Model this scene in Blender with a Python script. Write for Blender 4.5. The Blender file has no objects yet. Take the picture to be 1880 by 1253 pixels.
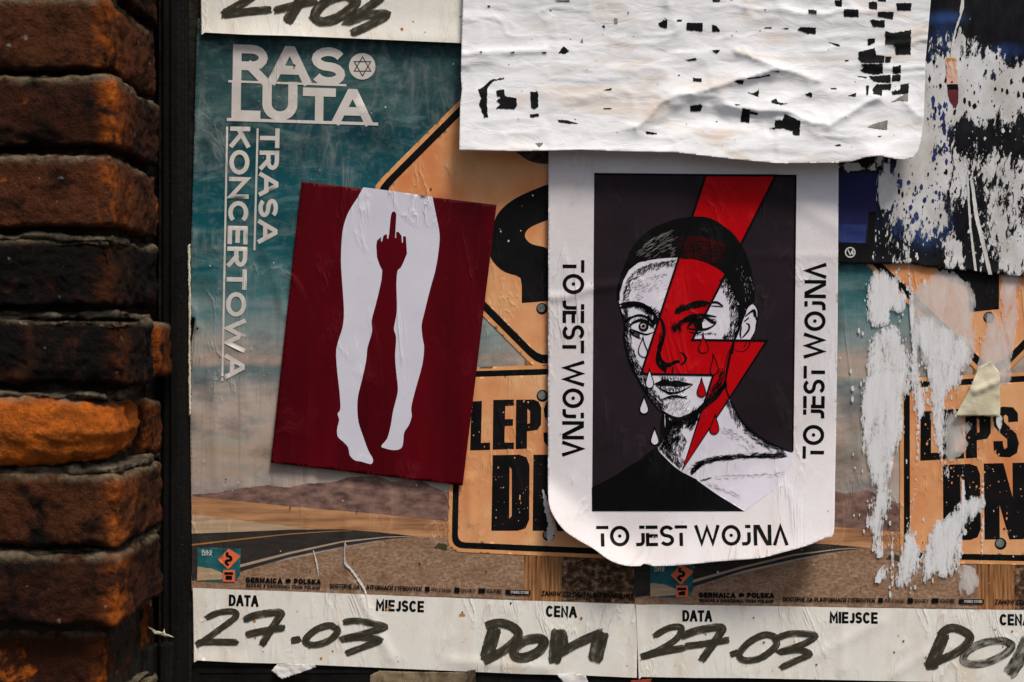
import bpy, math, random
import numpy as np
from mathutils import Vector
from mathutils.geometry import delaunay_2d_cdt

# ------------------------------------------------------------------ camera, sky, sun, exposure
S = 0.0006            # metres per page unit on the board
D = 1.567             # camera distance from the board
ZC = 1.45             # eye height
CX, CY = 940.0, 626.5
scn = bpy.context.scene
COL = scn.collection
cam = bpy.data.cameras.new('camera'); cam.lens = 50; cam.sensor_width = 36
cam.clip_start = 0.02; cam.clip_end = 500
cam.dof.use_dof = True; cam.dof.focus_distance = D - 0.006; cam.dof.aperture_fstop = 4.0
cam_o = bpy.data.objects.new('camera', cam); COL.objects.link(cam_o)
cam_o.location = (0, -D, ZC); cam_o.rotation_euler = (math.radians(90), 0, 0)
scn.camera = cam_o
SUN_EL, SUN_AZ = math.radians(60), math.radians(30)     # azimuth: from straight in front of the board towards +x
sd = Vector((math.sin(SUN_AZ) * math.cos(SUN_EL), -math.cos(SUN_AZ) * math.cos(SUN_EL), math.sin(SUN_EL)))
world = bpy.data.worlds.new('World'); scn.world = world; world.use_nodes = True
wn = world.node_tree; sky = wn.nodes.new('ShaderNodeTexSky'); sky.sky_type = 'NISHITA'; sky.sun_disc = False
sky.sun_elevation = SUN_EL; sky.sun_rotation = math.atan2(sd.x, sd.y); sky.air_density = 0.8; sky.dust_density = 4.0
wn.links.new(sky.outputs[0], wn.nodes['Background'].inputs[0]); wn.nodes['Background'].inputs[1].default_value = 0.05
sun = bpy.data.lights.new('sun', 'SUN'); sun.energy = 1.5; sun.angle = math.radians(16); sun.color = (1.0, 0.95, 0.88)
sun_o = bpy.data.objects.new('sun', sun); COL.objects.link(sun_o)
sun_o.rotation_euler = sd.to_track_quat('Z', 'Y').to_euler(); sun_o.location = (1, -2, 4)
scn.view_settings.view_transform = 'Standard'; scn.view_settings.look = 'None'
scn.view_settings.exposure = 0.95; scn.view_settings.gamma = 1.0; scn.view_settings.use_curve_mapping = False

rnd = random.Random(7)
# ------------------------------------------------------------------ small maths
def lin(c):
    c = c / 255.0
    return c / 12.92 if c <= 0.04045 else ((c + 0.055) / 1.055) ** 2.4
def C(r, g, b, k=1.15):
    return (min(lin(r) * k, .85), min(lin(g) * k, .85), min(lin(b) * k, .85), 1)
def tz(x0, y0, k):
    return lambda pts: [(x0 + p[0] / k, y0 + p[1] / k) for p in pts]
def hash2(ix, iy, seed):
    n = (ix.astype(np.int64) * 374761393 + iy.astype(np.int64) * 668265263 + seed * 144665) & 0x7fffffff
    n = ((n ^ (n >> 13)) * 1274126177) & 0x7fffffff
    n = (n ^ (n >> 16)) & 0xffff
    return n / 65535.0
def vnoise(x, y, seed=0):
    x = np.asarray(x, float); y = np.asarray(y, float)
    ix, iy = np.floor(x), np.floor(y); fx, fy = x - ix, y - iy
    fx = fx * fx * fx * (fx * (fx * 6 - 15) + 10); fy = fy * fy * fy * (fy * (fy * 6 - 15) + 10)
    ix = ix.astype(int); iy = iy.astype(int)
    a = hash2(ix, iy, seed); b = hash2(ix + 1, iy, seed); c = hash2(ix, iy + 1, seed); d = hash2(ix + 1, iy + 1, seed)
    return (a + (b - a) * fx) * (1 - fy) + (c + (d - c) * fx) * fy
def fbm(x, y, seed=0, oct=4):
    s = 0; a = .5
    for o in range(oct):
        s = s + a * vnoise(x * 2 ** o + o * 17.3, y * 2 ** o + o * 9.1, seed + o); a *= .5
    return s - .47
def seg_dist(x, y, pts):
    best = np.full(np.shape(x), 1e9); 
    for (x0, y0), (x1, y1) in zip(pts[:-1], pts[1:]):
        dx, dy = x1 - x0, y1 - y0; L = dx * dx + dy * dy + 1e-9
        t = np.clip(((x - x0) * dx + (y - y0) * dy) / L, 0, 1)
        best = np.minimum(best, np.hypot(x - x0 - t * dx, y - y0 - t * dy))
    return best
def ridge(x, y, pts, w): 
    return np.exp(-(seg_dist(x, y, pts) / w) ** 2)
def inside(px, py, poly):
    n = len(poly); r = np.zeros(px.shape, bool); j = n - 1
    for i in range(n):
        xi, yi = poly[i]; xj, yj = poly[j]
        if yi != yj:
            r ^= ((yi > py) != (yj > py)) & (px < (xj - xi) * (py - yi) / (yj - yi) + xi)
        j = i
    return r
def resample(poly, L, closed=True):
    out = []; n = len(poly)
    for i in range(n if closed else n - 1):
        a, b = poly[i], poly[(i + 1) % n]
        m = max(1, int(math.ceil(math.hypot(b[0] - a[0], b[1] - a[1]) / L)))
        out += [(a[0] + (b[0] - a[0]) * k / m, a[1] + (b[1] - a[1]) * k / m) for k in range(m)]
    if not closed: out.append(poly[-1])
    return out
def smooth(poly, n=4, closed=True):
    """Catmull-Rom through the traced points"""
    N = len(poly); out = []
    for i in range(N if closed else N - 1):
        g = lambda k: poly[k % N] if closed else poly[min(max(k, 0), N - 1)]
        p0, p1, p2, p3 = g(i - 1), g(i), g(i + 1), g(i + 2)
        for k in range(n):
            t = k / n
            out.append(tuple(.5 * (2 * p1[a] + (p2[a] - p0[a]) * t + (2 * p0[a] - 5 * p1[a] + 4 * p2[a] - p3[a]) * t * t
                                   + (3 * p1[a] - p0[a] - 3 * p2[a] + p3[a]) * t ** 3) for a in range(len(p1))))
    if not closed: out.append(tuple(poly[-1]))
    return out
def ragged(poly, amp=3, step=3, seed=0, closed=True):
    r = random.Random(seed); p = resample(poly, step, closed); out = []; e = 0
    for q in p:
        e = e * .6 + r.uniform(-1, 1) * amp * .8
        a = r.uniform(0, 6.28)
        out.append((q[0] + e * math.cos(a * .2 + e), q[1] + e * math.sin(a)))
    return out
def fill(polys, L=14, rule='any'):
    """triangles of a set of closed outlines; 'any' = union, 'odd' = holes"""
    pts = []; edges = []; polys = [list(p) for p in polys]
    for p in polys:
        q = resample(p, L); b = len(pts); pts += q
        edges += [(b + i, b + (i + 1) % len(q)) for i in range(len(q))]
    a = np.array(pts); lo = a.min(0); hi = a.max(0)
    if (hi - lo).max() > L * 1.5:
        gx, gy = np.meshgrid(np.arange(lo[0] + L / 2, hi[0], L), np.arange(lo[1] + L / 2, hi[1], L * .9))
        gx = gx + (np.arange(gx.shape[0]) % 2)[:, None] * L * .5
        gx = gx.ravel(); gy = gy.ravel()
        m = np.zeros(gx.shape, bool)
        for p in polys:
            if rule == 'odd': m ^= inside(gx, gy, p)
            else: m |= inside(gx, gy, p)
        pts += list(zip(gx[m], gy[m]))
    r = delaunay_2d_cdt([Vector(p) for p in pts], edges, [], 0, 1e-4)
    v = np.array([(q.x, q.y) for q in r[0]]); f = np.array([t for t in r[2] if len(t) == 3])
    c = v[f].mean(1); m = np.zeros(len(f), bool)
    for p in polys:
        if rule == 'odd': m ^= inside(c[:, 0], c[:, 1], p)
        else: m |= inside(c[:, 0], c[:, 1], p)
    f = f[m]
    A = v[f[:, 1]] - v[f[:, 0]]; B = v[f[:, 2]] - v[f[:, 0]]; cr = A[:, 0] * B[:, 1] - A[:, 1] * B[:, 0]
    f = f[np.abs(cr) > 1e-7]; cr = cr[np.abs(cr) > 1e-7]
    f[cr > 0] = f[cr > 0][:, ::-1]     # page y runs down: this turns faces to the viewer
    return v, f
def quads(pts, w, closed=False):
    """mitred quads along a centre line; w = one width or one for each point"""
    W = list(w) if hasattr(w, '__len__') else [w] * len(pts)
    keep = [i for i in range(len(pts)) if i == 0 or math.hypot(pts[i][0] - pts[i - 1][0], pts[i][1] - pts[i - 1][1]) > 1e-5]
    pts = [pts[i] for i in keep]; W = [W[i] for i in keep]; n = len(pts)
    P = [Vector(p[:2]) for p in pts]; L = []; R = []
    for i in range(n):
        a = P[(i - 1) % n] if (closed or i > 0) else None
        b = P[(i + 1) % n] if (closed or i < n - 1) else None
        d1 = (P[i] - a).normalized() if a is not None else None
        d2 = (b - P[i]).normalized() if b is not None else None
        d1 = d1 or d2; d2 = d2 or d1
        t = (d1 + d2); t = t.normalized() if t.length > 1e-6 else d1
        nrm = Vector((-t.y, t.x)); k = 1 / max(.45, abs(nrm.dot(Vector((-d1.y, d1.x)))))
        L.append(P[i] + nrm * W[i] / 2 * k); R.append(P[i] - nrm * W[i] / 2 * k)
    return [[tuple(L[i]), tuple(L[(i + 1) % n]), tuple(R[(i + 1) % n]), tuple(R[i])] for i in range(n if closed else n - 1)]
def soup(qs):
    """quads as plain triangles, facing the viewer"""
    v = []; f = []; Q = []
    for q in qs:                                   # long quads are cut so that they follow the paper
        n = 1
        if len(q) == 4: n = int(math.ceil(max(math.hypot(q[0][0] - q[1][0], q[0][1] - q[1][1]), 1) / 7))
        if n > 1:
            lp = lambda a, b_, t_: (a[0] + (b_[0] - a[0]) * t_, a[1] + (b_[1] - a[1]) * t_)
            Q += [[lp(q[0], q[1], k / n), lp(q[0], q[1], (k + 1) / n), lp(q[3], q[2], (k + 1) / n), lp(q[3], q[2], k / n)] for k in range(n)]
        else: Q.append(q)
    for q in Q:
        b = len(v); v += q
        ar = sum(q[i][0] * q[(i + 1) % len(q)][1] - q[(i + 1) % len(q)][0] * q[i][1] for i in range(len(q)))
        idx = list(range(b, b + len(q)))
        if ar > 0: idx.reverse()
        for k in range(1, len(q) - 1): f.append((idx[0], idx[k], idx[k + 1]))
    return np.array(v, float), np.array(f, int)
def join(parts):
    V = []; F = []; b = 0
    for v, f in parts:
        if len(f) == 0: continue
        V.append(v); F.append(f + b); b += len(v)
    return np.concatenate(V), np.concatenate(F)
def disc(cx, cy, r, n=14, ry=None):
    return [(cx + r * math.cos(2 * math.pi * k / n), cy + (ry or r) * math.sin(2 * math.pi * k / n)) for k in range(n)]
def pos(x, y, h):
    k = (D - h) / D
    return np.stack([(x - CX) * S * k, -h + 0 * x, ZC + (CY - y) * S * k], -1)

# ------------------------------------------------------------------ materials
class NT:
    def __init__(s, name):
        s.m = bpy.data.materials.new(name); s.m.use_nodes = True; s.t = s.m.node_tree
        s.b = s.t.nodes['Principled BSDF']; s.out = s.t.nodes['Material Output']
        s.b.inputs['Specular IOR Level'].default_value = .07
    def n(s, typ, **kw):
        x = s.t.nodes.new(typ)
        for k, v in kw.items(): setattr(x, k, v)
        return x
    def put(s, sock, v):
        if hasattr(v, 'is_linked') or hasattr(v, 'links'): s.t.links.new(v, sock)
        else: sock.default_value = v
    def uv(s, sx=1, sy=1, rot=0):
        c = s.n('ShaderNodeTexCoord').outputs['UV']
        m = s.n('ShaderNodeMapping'); m.inputs['Rotation'].default_value = (0, 0, rot); s.t.links.new(c, m.inputs[0])
        m2 = s.n('ShaderNodeMapping'); m2.inputs['Scale'].default_value = (sx, sy, 1); s.t.links.new(m.outputs[0], m2.inputs[0])
        return m2.outputs[0]
    def obj(s, sx=1, sy=1, sz=1):
        c = s.n('ShaderNodeTexCoord').outputs['Object']; m = s.n('ShaderNodeMapping'); m.inputs['Scale'].default_value = (sx, sy, sz)
        s.t.links.new(c, m.inputs[0]); return m.outputs[0]
    def noise(s, vec, scale, detail=4, rough=.55, dist=0):
        x = s.n('ShaderNodeTexNoise'); s.t.links.new(vec, x.inputs['Vector']); x.inputs['Scale'].default_value = scale
        x.inputs['Detail'].default_value = detail; x.inputs['Roughness'].default_value = rough; x.inputs['Distortion'].default_value = dist
        return x.outputs['Fac']
    def ramp(s, fac, stops):
        x = s.n('ShaderNodeValToRGB'); e = x.color_ramp.elements
        while len(e) < len(stops): e.new(0.5)
        for el, (p, c) in zip(e, stops):
            el.position = p; el.color = c if hasattr(c, '__len__') else (c, c, c, 1)
        s.t.links.new(fac, x.inputs[0]); return x.outputs[0]
    def mix(s, a, b, f, mode='MIX'):
        x = s.n('ShaderNodeMix', data_type='RGBA', blend_type=mode)
        s.put(x.inputs[0], f); s.put(x.inputs[6], a); s.put(x.inputs[7], b); return x.outputs[2]
    def math(s, op, a, b=0.0, c=None):
        x = s.n('ShaderNodeMath', operation=op); s.put(x.inputs[0], a); s.put(x.inputs[1], b)
        if c is not None: s.put(x.inputs[2], c)
        return x.outputs[0]
    def attr(s, name, out='Fac'):
        x = s.n('ShaderNodeAttribute', attribute_name=name); return x.outputs[out]
    def sep(s, vec):
        x = s.n('ShaderNodeSeparateXYZ'); s.t.links.new(vec, x.inputs[0]); return x.outputs
    def bump(s, hgt, dist, strength=1.0):
        x = s.n('ShaderNodeBump'); x.inputs['Distance'].default_value = dist; x.inputs['Strength'].default_value = strength
        s.t.links.new(hgt, x.inputs['Height']); s.t.links.new(x.outputs[0], s.b.inputs['Normal'])
    def color(s, c, rough=.6): 
        s.put(s.b.inputs['Base Color'], c); s.put(s.b.inputs['Roughness'], rough)
    def alpha(s, a):
        tr = s.n('ShaderNodeBsdfTransparent'); mx = s.n('ShaderNodeMixShader')
        s.put(mx.inputs[0], a); s.t.links.new(tr.outputs[0], mx.inputs[1]); s.t.links.new(s.b.outputs[0], mx.inputs[2])
        s.t.links.new(mx.outputs[0], s.out.inputs['Surface'])
def wrinkle(t, amt=1.0):
    """thin paste creases that run on from one print to the next (page coordinates)"""
    a = t.noise(t.uv(2.6, .7, .06), 5.5, 4, .55, 1.2); b = t.noise(t.uv(1.3, 1.0), 7, 3, .5, .9)
    ra = t.math('POWER', t.math('SUBTRACT', 1.0, t.math('ABSOLUTE', t.math('MULTIPLY', t.math('SUBTRACT', a, .5), 5.0))), 5.0)
    ra = t.math('MAXIMUM', ra, 0.0)
    gate = t.ramp(b, [(.46, 0), (.62, 1)])
    return t.math('MULTIPLY', t.math('MULTIPLY', ra, gate), amt)
MATS = {}
def ink(name, c, rough=.55, mott=.12, c2=None, sx=1, sy=1, sc=14, bump=.00012, lo=.35, hi=.68):
    """printed ink on slightly uneven paper"""
    if name in MATS: return MATS[name]
    t = NT(name); u = t.uv(sx, sy)
    a = t.noise(u, sc, 6, .6)
    k = t.ramp(a, [(lo, 0.0), (hi, 1.0)])
    base = t.mix(c, c2 or tuple(min(x * (1 - mott), 1) for x in c[:3]) + (1,), k)
    fine = t.noise(t.uv(), 420, 3, .6); base = t.mix(base, (.5, .5, .5, 1), t.math('MULTIPLY', t.ramp(fine, [(.66, 0), (.85, 1)]), .06))
    wr = wrinkle(t); base = t.mix(base, tuple(min(.8, x * 1.3 + .012) for x in c[:3]) + (1,), t.math('MULTIPLY', wr, .35))
    t.color(base, rough); t.bump(t.math('ADD', t.math('MULTIPLY', t.noise(t.uv(), 300, 3), .12), wr), .0011, .8)
    MATS[name] = t.m; return t.m
def paper_mat(name, c, stain, amount=.5, rough=.6, sx=1, sy=.35, lo=.5, hi=.8, bump=.0002, blot=.35):
    t = NT(name); a = t.noise(t.uv(sx, sy), 9, 6, .62, .6); k = t.ramp(a, [(lo, 0), (hi, 1)])
    base = t.mix(c, stain, t.math('MULTIPLY', k, amount))
    b = t.noise(t.uv(), 38, 5, .65); base = t.mix(base, tuple(x * .8 for x in c[:3]) + (1,), t.math('MULTIPLY', t.ramp(b, [(.45, 0), (.75, 1)]), blot))
    f = t.noise(t.uv(), 160, 2, .5); base = t.mix(base, tuple(x * .45 for x in stain[:3]) + (1,), t.math('MULTIPLY', t.ramp(f, [(.7, 0), (.78, 1)]), .5))
    t.color(base, rough); t.bump(t.math('ADD', t.math('MULTIPLY', t.math('ADD', t.noise(t.uv(), 60, 4), t.noise(t.uv(1, 3), 300, 2)), .25), wrinkle(t)), .0011, .8)
    return t.m

# ------------------------------------------------------------------ object builders
def new_obj(name, me, mat, parent):
    o = bpy.data.objects.new(name, me); COL.objects.link(o); o.parent = parent
    if mat: me.materials.append(mat)
    return o
def mesh_of(name, V, F, uv=None, sm=True, attrs=None):
    me = bpy.data.meshes.new(name); me.from_pydata([tuple(p) for p in V], [], [tuple(int(i) for i in f) for f in F])
    if sm: me.polygons.foreach_set('use_smooth', [True] * len(me.polygons))
    if uv is not None:
        lay = me.uv_layers.new(name='page'); li = np.zeros(len(me.loops), int); me.loops.foreach_get('vertex_index', li)
        lay.data.foreach_set('uv', np.asarray(uv, float)[li].ravel())
    for k, a in (attrs or {}).items():
        a = np.asarray(a, float)
        if a.ndim == 1:
            at = me.attributes.new(k, 'FLOAT', 'POINT'); at.data.foreach_set('value', a)
        else:
            at = me.attributes.new(k, 'FLOAT_COLOR', 'POINT'); at.data.foreach_set('color', np.c_[a, np.ones(len(a))].ravel())
    me.update(); return me
def tag(o, label, cat, group=None, kind=None):
    if label: o['label'] = label
    if cat: o['category'] = cat
    if group: o['group'] = group
    if kind: o['kind'] = kind
    return o
LIFT = 0.00016
class Sheet:
    """a paper sheet: page outline, depth function, printed parts that follow its surface"""
    def __init__(s, name, label, cat, outline, h, mat, L=7, group=None, tf=None, attrs=None, thick=.0003, part='paper'):
        s.h = h; s.tf = tf or (lambda p: p)
        ol = [tuple(p) for p in s.tf(outline)]
        ys = [p[1] for p in ol]; xs = [p[0] for p in ol]
        s.org = Vector(pos(np.float64((min(xs) + max(xs)) / 2), np.float64(max(ys)), np.float64(0.002)))
        s.root = bpy.data.objects.new(name, None); COL.objects.link(s.root); s.root.location = s.org
        s.root.empty_display_size = .05
        tag(s.root, label, cat, group)
        v, f = fill([outline], L, 'odd')
        o = s._put(part, v, f, mat, 0, attrs)
        if thick:
            md = o.modifiers.new('thickness', 'SOLIDIFY'); md.thickness = thick; md.offset = -1
        s.paper = o
    def _put(s, name, v, f, mat, lift, attrs=None, parent=None, sm=True):
        w = np.array(s.tf([tuple(p) for p in v]))
        P3 = pos(w[:, 0], w[:, 1], s.h(w[:, 0], w[:, 1]) + lift) - np.array(s.org)
        at = {k: fn(w[:, 0], w[:, 1]) for k, fn in (attrs or {}).items()}
        me = mesh_of(name, P3, f, np.c_[v[:, 0] / 1000, 1.3 - v[:, 1] / 1000], sm, at)
        return new_obj(name, me, mat, parent or s.root)
    def area(s, name, polys, mat, level=1, L=6, rule='odd', parent=None, label=None, attrs=None):
        v, f = fill(polys, L, rule); o = s._put(name, v, f, mat, LIFT * level, attrs, parent)
        if label: o['label'] = label
        return o
    def strokes(s, name, qs, mat, level=2, parent=None):
        v, f = soup(qs); return s._put(name, v, f, mat, LIFT * level, None, parent)
    def tris(s, name, vf, mat, level=2, parent=None):
        return s._put(name, vf[0], vf[1], mat, LIFT * level, None, parent)

# ------------------------------------------------------------------ stroke lettering
def arc(cx, cy, rx, ry, a0, a1, n=10):
    return [(cx + rx * math.cos(math.radians(a0 + (a1 - a0) * k / n)), cy + ry * math.sin(math.radians(a0 + (a1 - a0) * k / n))) for k in range(n + 1)]
# glyph: width, strokes (centre lines in 0..1 x 0..1, y down)
SARC = arc(.5, .25, .5, .25, -25, -90, 5) + arc(.5, .25, .5, .25, -95, -270, 8) + arc(.5, .75, .5, .25, -85, 90, 8)[0:] + arc(.5, .75, .5, .25, 95, 155, 5)
G = {
 'A': (.95, [[(0, 1), (.44, 0), (.56, 0), (1, 1)], [(.2, .66), (.8, .66)]]),
 'B': (.72, [[(0, 0), (0, 1)], [(0, 0), (.6, 0)] + arc(.6, .25, .35, .25, -90, 90, 7) + [(0, .5)], [(0, .5), (.6, .5)] + arc(.6, .75, .4, .25, -90, 90, 7) + [(0, 1)]]),
 'C': (.85, [arc(.52, .5, .52, .5, -42, -318, 16)]),
 'D': (.85, [[(0, 0), (0, 1)], [(0, 0), (.45, 0)] + arc(.45, .5, .55, .5, -90, 90, 10) + [(0, 1)]]),
 'E': (.66, [[(0, 0), (0, 1)], [(0, 0), (1, 0)], [(0, .5), (.9, .5)], [(0, 1), (1, 1)]]),
 'F': (.64, [[(0, 0), (0, 1)], [(0, 0), (1, 0)], [(0, .5), (.88, .5)]]),
 'G': (.88, [arc(.52, .5, .52, .5, -42, -340, 16) + [(1, .55), (.6, .55)]]),
 'H': (.8, [[(0, 0), (0, 1)], [(1, 0), (1, 1)], [(0, .5), (1, .5)]]),
 'I': (.0, [[(.5, 0), (.5, 1)]]),
 'J': (.5, [[(1, 0), (1, .72)] + arc(.5, .72, .5, .28, 0, 150, 8)]),
 'K': (.78, [[(0, 0), (0, 1)], [(1, 0), (.05, .58)], [(.32, .42), (1, 1)]]),
 'L': (.6, [[(0, 0), (0, 1), (1, 1)]]),
 'M': (.98, [[(0, 1), (0, 0), (.5, .7), (1, 0), (1, 1)]]),
 'N': (.82, [[(0, 1), (0, 0), (1, 1), (1, 0)]]),
 'O': (.95, [arc(.5, .5, .5, .5, 0, 360, 24)]),
 'P': (.72, [[(0, 0), (0, 1)], [(0, 0), (.55, 0)] + arc(.55, .28, .45, .28, -90, 90, 8) + [(0, .56)]]),
 'R': (.74, [[(0, 0), (0, 1)], [(0, 0), (.55, 0)] + arc(.55, .28, .45, .28, -90, 90, 8) + [(0, .56)], [(.5, .56), (1, 1)]]),
 'S': (.7, [SARC]),
 'T': (.76, [[(0, 0), (1, 0)], [(.5, 0), (.5, 1)]]),
 'U': (.78, [[(0, 0), (0, .6)] + arc(.5, .6, .5, .4, 180, 0, 12) + [(1, .6), (1, 0)]]),
 'W': (1.35, [[(0, 0), (.25, 1), (.5, .1), (.75, 1), (1, 0)]]),
 'V': (.9, [[(0, 0), (.5, 1), (1, 0)]]),
 'Y': (.85, [[(0, 0), (.5, .52), (1, 0)], [(.5, .52), (.5, 1)]]),
 'Z': (.74, [[(0, 0), (1, 0), (0, 1), (1, 1)]]),
 '.': (.0, [[(.5, .92), (.5, 1)]]), ':': (.0, [[(.5, .92), (.5, 1)], [(.5, .35), (.5, .45)]]), '@': (.9, [arc(.5, .5, .5, .5, 0, 360, 16), arc(.5, .5, .22, .25, 0, 360, 10)]),
 '&': (.8, [[(1, 1), (.2, .25)] + arc(.45, .2, .25, .2, 180, 360, 6) + [(.1, .65)] + arc(.4, .75, .35, .25, 180, 20, 6)]),
}
def word_quads(txt, org, U, V, length, height, th, gap=.16, cond=1.0, pos_x=None):
    """quads letter by letter; text runs along unit vector U, letter tops to bottoms along V"""
    U = Vector(U).normalized(); V = Vector(V).normalized(); ws = []
    for ch in txt: ws.append(.35 if ch == ' ' else G[ch][0] * cond + th)
    tot = sum(ws) + gap * (len(txt) - 1); kx = length / tot; out = []; x = 0
    for i, ch in enumerate(txt):
        w = ws[i]
        if ch != ' ':
            qs = []
            for st in G[ch][1]:
                cl = len(st) > 8 and (Vector(st[0]) - Vector(st[-1])).length < 1e-4
                pts = [((x + th / 2 + p[0] * (w - th)) * kx, (th / 2 + p[1] * (1 - th)) * height) for p in st]
                ext = th * height / 2
                if not cl:       # square the open ends out to the letter box
                    for e, k in ((0, 1), (-1, -2)):
                        d = (Vector(pts[e]) - Vector(pts[k])).normalized() * ext * (.98 if ch not in 'CSGJ' else .2)
                        pts[e] = (pts[e][0] + d.x, pts[e][1] + d.y)
                for q in quads(pts[:-1] if cl else pts, th * height, cl):
                    qs.append([(org[0] + U.x * p[0] + V.x * p[1], org[1] + U.y * p[0] + V.y * p[1]) for p in q])
            out.append(qs)
        x += w + gap
    return out
def word(sheet, name, txt, org, U, V, length, height, th, mat, level=3, parent=None, clean=True, **kw):
    letters = word_quads(txt, org, U, V, length, height, th, **kw)
    if clean: vf = join([fill(qs, 30, 'any') for qs in letters])
    else: vf = soup([q for qs in letters for q in qs])
    return sheet.tris(name, vf, mat, level, parent)

# ------------------------------------------------------------------ the setting: pavement, brick pier, board and frame
def slab(name, x0, x1, y0, y1, z, mat):
    me = mesh_of(name, [(x0, y0, z), (x1, y0, z), (x1, y1, z), (x0, y1, z)], [(0, 1, 2, 3)], sm=False)
    return new_obj(name, me, mat, None)
t = NT('pavement'); o_ = t.obj()
t.color(t.ramp(t.noise(o_, 14, 8, .7), [(.3, (.05, .048, .045, 1)), (.7, (.13, .125, .12, 1))]), .85); t.bump(t.noise(o_, 180, 4), .004)
tag(slab('pavement', -60, 60, -120, 2, 0, t.m), None, None, kind='structure')

def rbox(c, half, r, n, amp, seed, extra=None, scale=26.0):
    """rounded, weathered block: grid on the six faces, rounded edges, noise relief"""
    hx, hy, hz = half; vid = {}; V = []; F = []
    def vert(i, j, k):
        key = (i, j, k)
        if key not in vid: vid[key] = len(V); V.append((-hx + 2 * hx * i / n[0], -hy + 2 * hy * j / n[1], -hz + 2 * hz * k / n[2]))
        return vid[key]
    for a in range(3):
        b, cc = [(1, 2), (2, 0), (0, 1)][a]
        for side in (0, n[a]):
            for u in range(n[b]):
                for w in range(n[cc]):
                    q = []
                    for du, dw in ((0, 0), (1, 0), (1, 1), (0, 1)):
                        ix = [0, 0, 0]; ix[a] = side; ix[b] = u + du; ix[cc] = w + dw; q.append(vert(*ix))
                    F.append(q if side else q[::-1])
    P = np.array(V); H = np.array(half); q = np.clip(P, -(H - r), H - r); d = P - q; l = np.linalg.norm(d, axis=1, keepdims=True)
    nr = d / np.maximum(l, 1e-9); P2 = q + nr * r
    w = P2 + np.array(c)
    s = fbm(w[:, 0] * scale + w[:, 1] * scale * .9 + seed * 3.1, w[:, 2] * scale * 1.3 - w[:, 1] * scale * .5, seed, 4) * amp
    s += fbm(w[:, 0] * scale * 5 - w[:, 1] * scale * 4, w[:, 2] * scale * 7 + seed, seed + 9, 3) * amp * .6
    s += fbm(w[:, 0] * scale * 13 + w[:, 1] * scale * 12, w[:, 2] * scale * 15 + seed, seed + 15, 2) * amp * .25
    e_ = np.sort(np.abs(P) / H * 0 + np.clip(1 - (H - np.abs(P)) / .016, 0, 1), axis=1)[:, 1]      # 1 along the edges
    s = s - amp * 2.6 * e_ * np.maximum(0, fbm(w[:, 0] * 30 + w[:, 1] * 22 + seed, w[:, 2] * 40 + w[:, 1] * 13, seed + 31, 3) + .06)
    if extra: s = s + extra(P2 / H)
    return P2 + nr * s[:, None], np.array(F), P2 / H, nr
def brick_mat(name, dark, mid, hot, bias, edge=.0, seed=0.0, lit_dust=(.27, .21, .13, 1), dirt=.5):
    t = NT(name); m = t.n('ShaderNodeMapping'); m.inputs['Location'].default_value = (seed, seed * 2, seed * .7)
    t.t.links.new(t.n('ShaderNodeTexCoord').outputs['Object'], m.inputs[0]); u = m.outputs[0]
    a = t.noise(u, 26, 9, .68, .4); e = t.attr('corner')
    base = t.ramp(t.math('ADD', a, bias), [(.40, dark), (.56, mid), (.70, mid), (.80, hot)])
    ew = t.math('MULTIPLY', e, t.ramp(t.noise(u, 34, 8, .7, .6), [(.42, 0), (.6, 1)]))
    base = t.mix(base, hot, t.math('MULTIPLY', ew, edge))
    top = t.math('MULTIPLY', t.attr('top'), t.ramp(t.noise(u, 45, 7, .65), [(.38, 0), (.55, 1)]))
    base = t.mix(base, lit_dust, t.math('MULTIPLY', top, .75))  # mortar dust on the top edges, light from above put into its colour
    sp = t.noise(u, 150, 6, .7); base = t.mix(base, (.006, .005, .004, 1), t.math('MULTIPLY', t.ramp(sp, [(.5, 0), (.68, 1)]), dirt))
    fl = t.noise(u, 95, 2, .5); base = t.mix(base, (.42, .38, .31, 1), t.math('MULTIPLY', t.ramp(fl, [(.735, 0), (.76, 1)]), .5))
    t.color(base, .9); t.b.inputs['Specular IOR Level'].default_value = .12
    t.bump(t.math('ADD', t.noise(u, 130, 9, .7), t.math('MULTIPLY', t.noise(u, 480, 5), .5)), .008, 1)
    return t.m
HF = 0.21                                   # pier stands this far in front of the board
KF = (D - HF) / D
XC = (212 - CX) * S * KF                    # its corner
def zc(py): return ZC + (CY - py) * S * KF
pier = bpy.data.objects.new('brick_pier', None); COL.objects.link(pier); pier.location = (XC - .12, -HF / 2, 0)
tag(pier, 'weathered red brick pier beside the poster board', 'brick wall')
def pier_part(name, c, half, r, n, amp, seed, mat, parent, extra=None, tilt=0.0):
    V, F, nv, nr = rbox(c, half, r, n, amp, seed, extra)
    if tilt:
        ca, sa = math.cos(tilt), math.sin(tilt); V = np.c_[V[:, 0] * ca - V[:, 2] * sa, V[:, 1], V[:, 0] * sa + V[:, 2] * ca]
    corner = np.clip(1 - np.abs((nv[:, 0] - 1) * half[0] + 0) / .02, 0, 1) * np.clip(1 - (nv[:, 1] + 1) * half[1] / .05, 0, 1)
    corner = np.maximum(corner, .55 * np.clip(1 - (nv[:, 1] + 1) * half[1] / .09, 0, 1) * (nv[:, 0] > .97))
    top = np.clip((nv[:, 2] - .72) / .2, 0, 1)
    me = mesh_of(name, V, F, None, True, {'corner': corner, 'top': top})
    o = new_obj(name, me, mat, parent); o.location = Vector(c) - pier.location
    return o
t = NT('grimy_mortar'); u = t.obj(); a = t.noise(u, 40, 8, .7)
t.color(t.ramp(a, [(.35, (.012, .010, .008, 1)), (.58, (.05, .04, .03, 1)), (.75, (.20, .165, .12, 1))]), .95); t.bump(t.noise(u, 170, 7, .7), .006)
M_MORTAR = t.m
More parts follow.
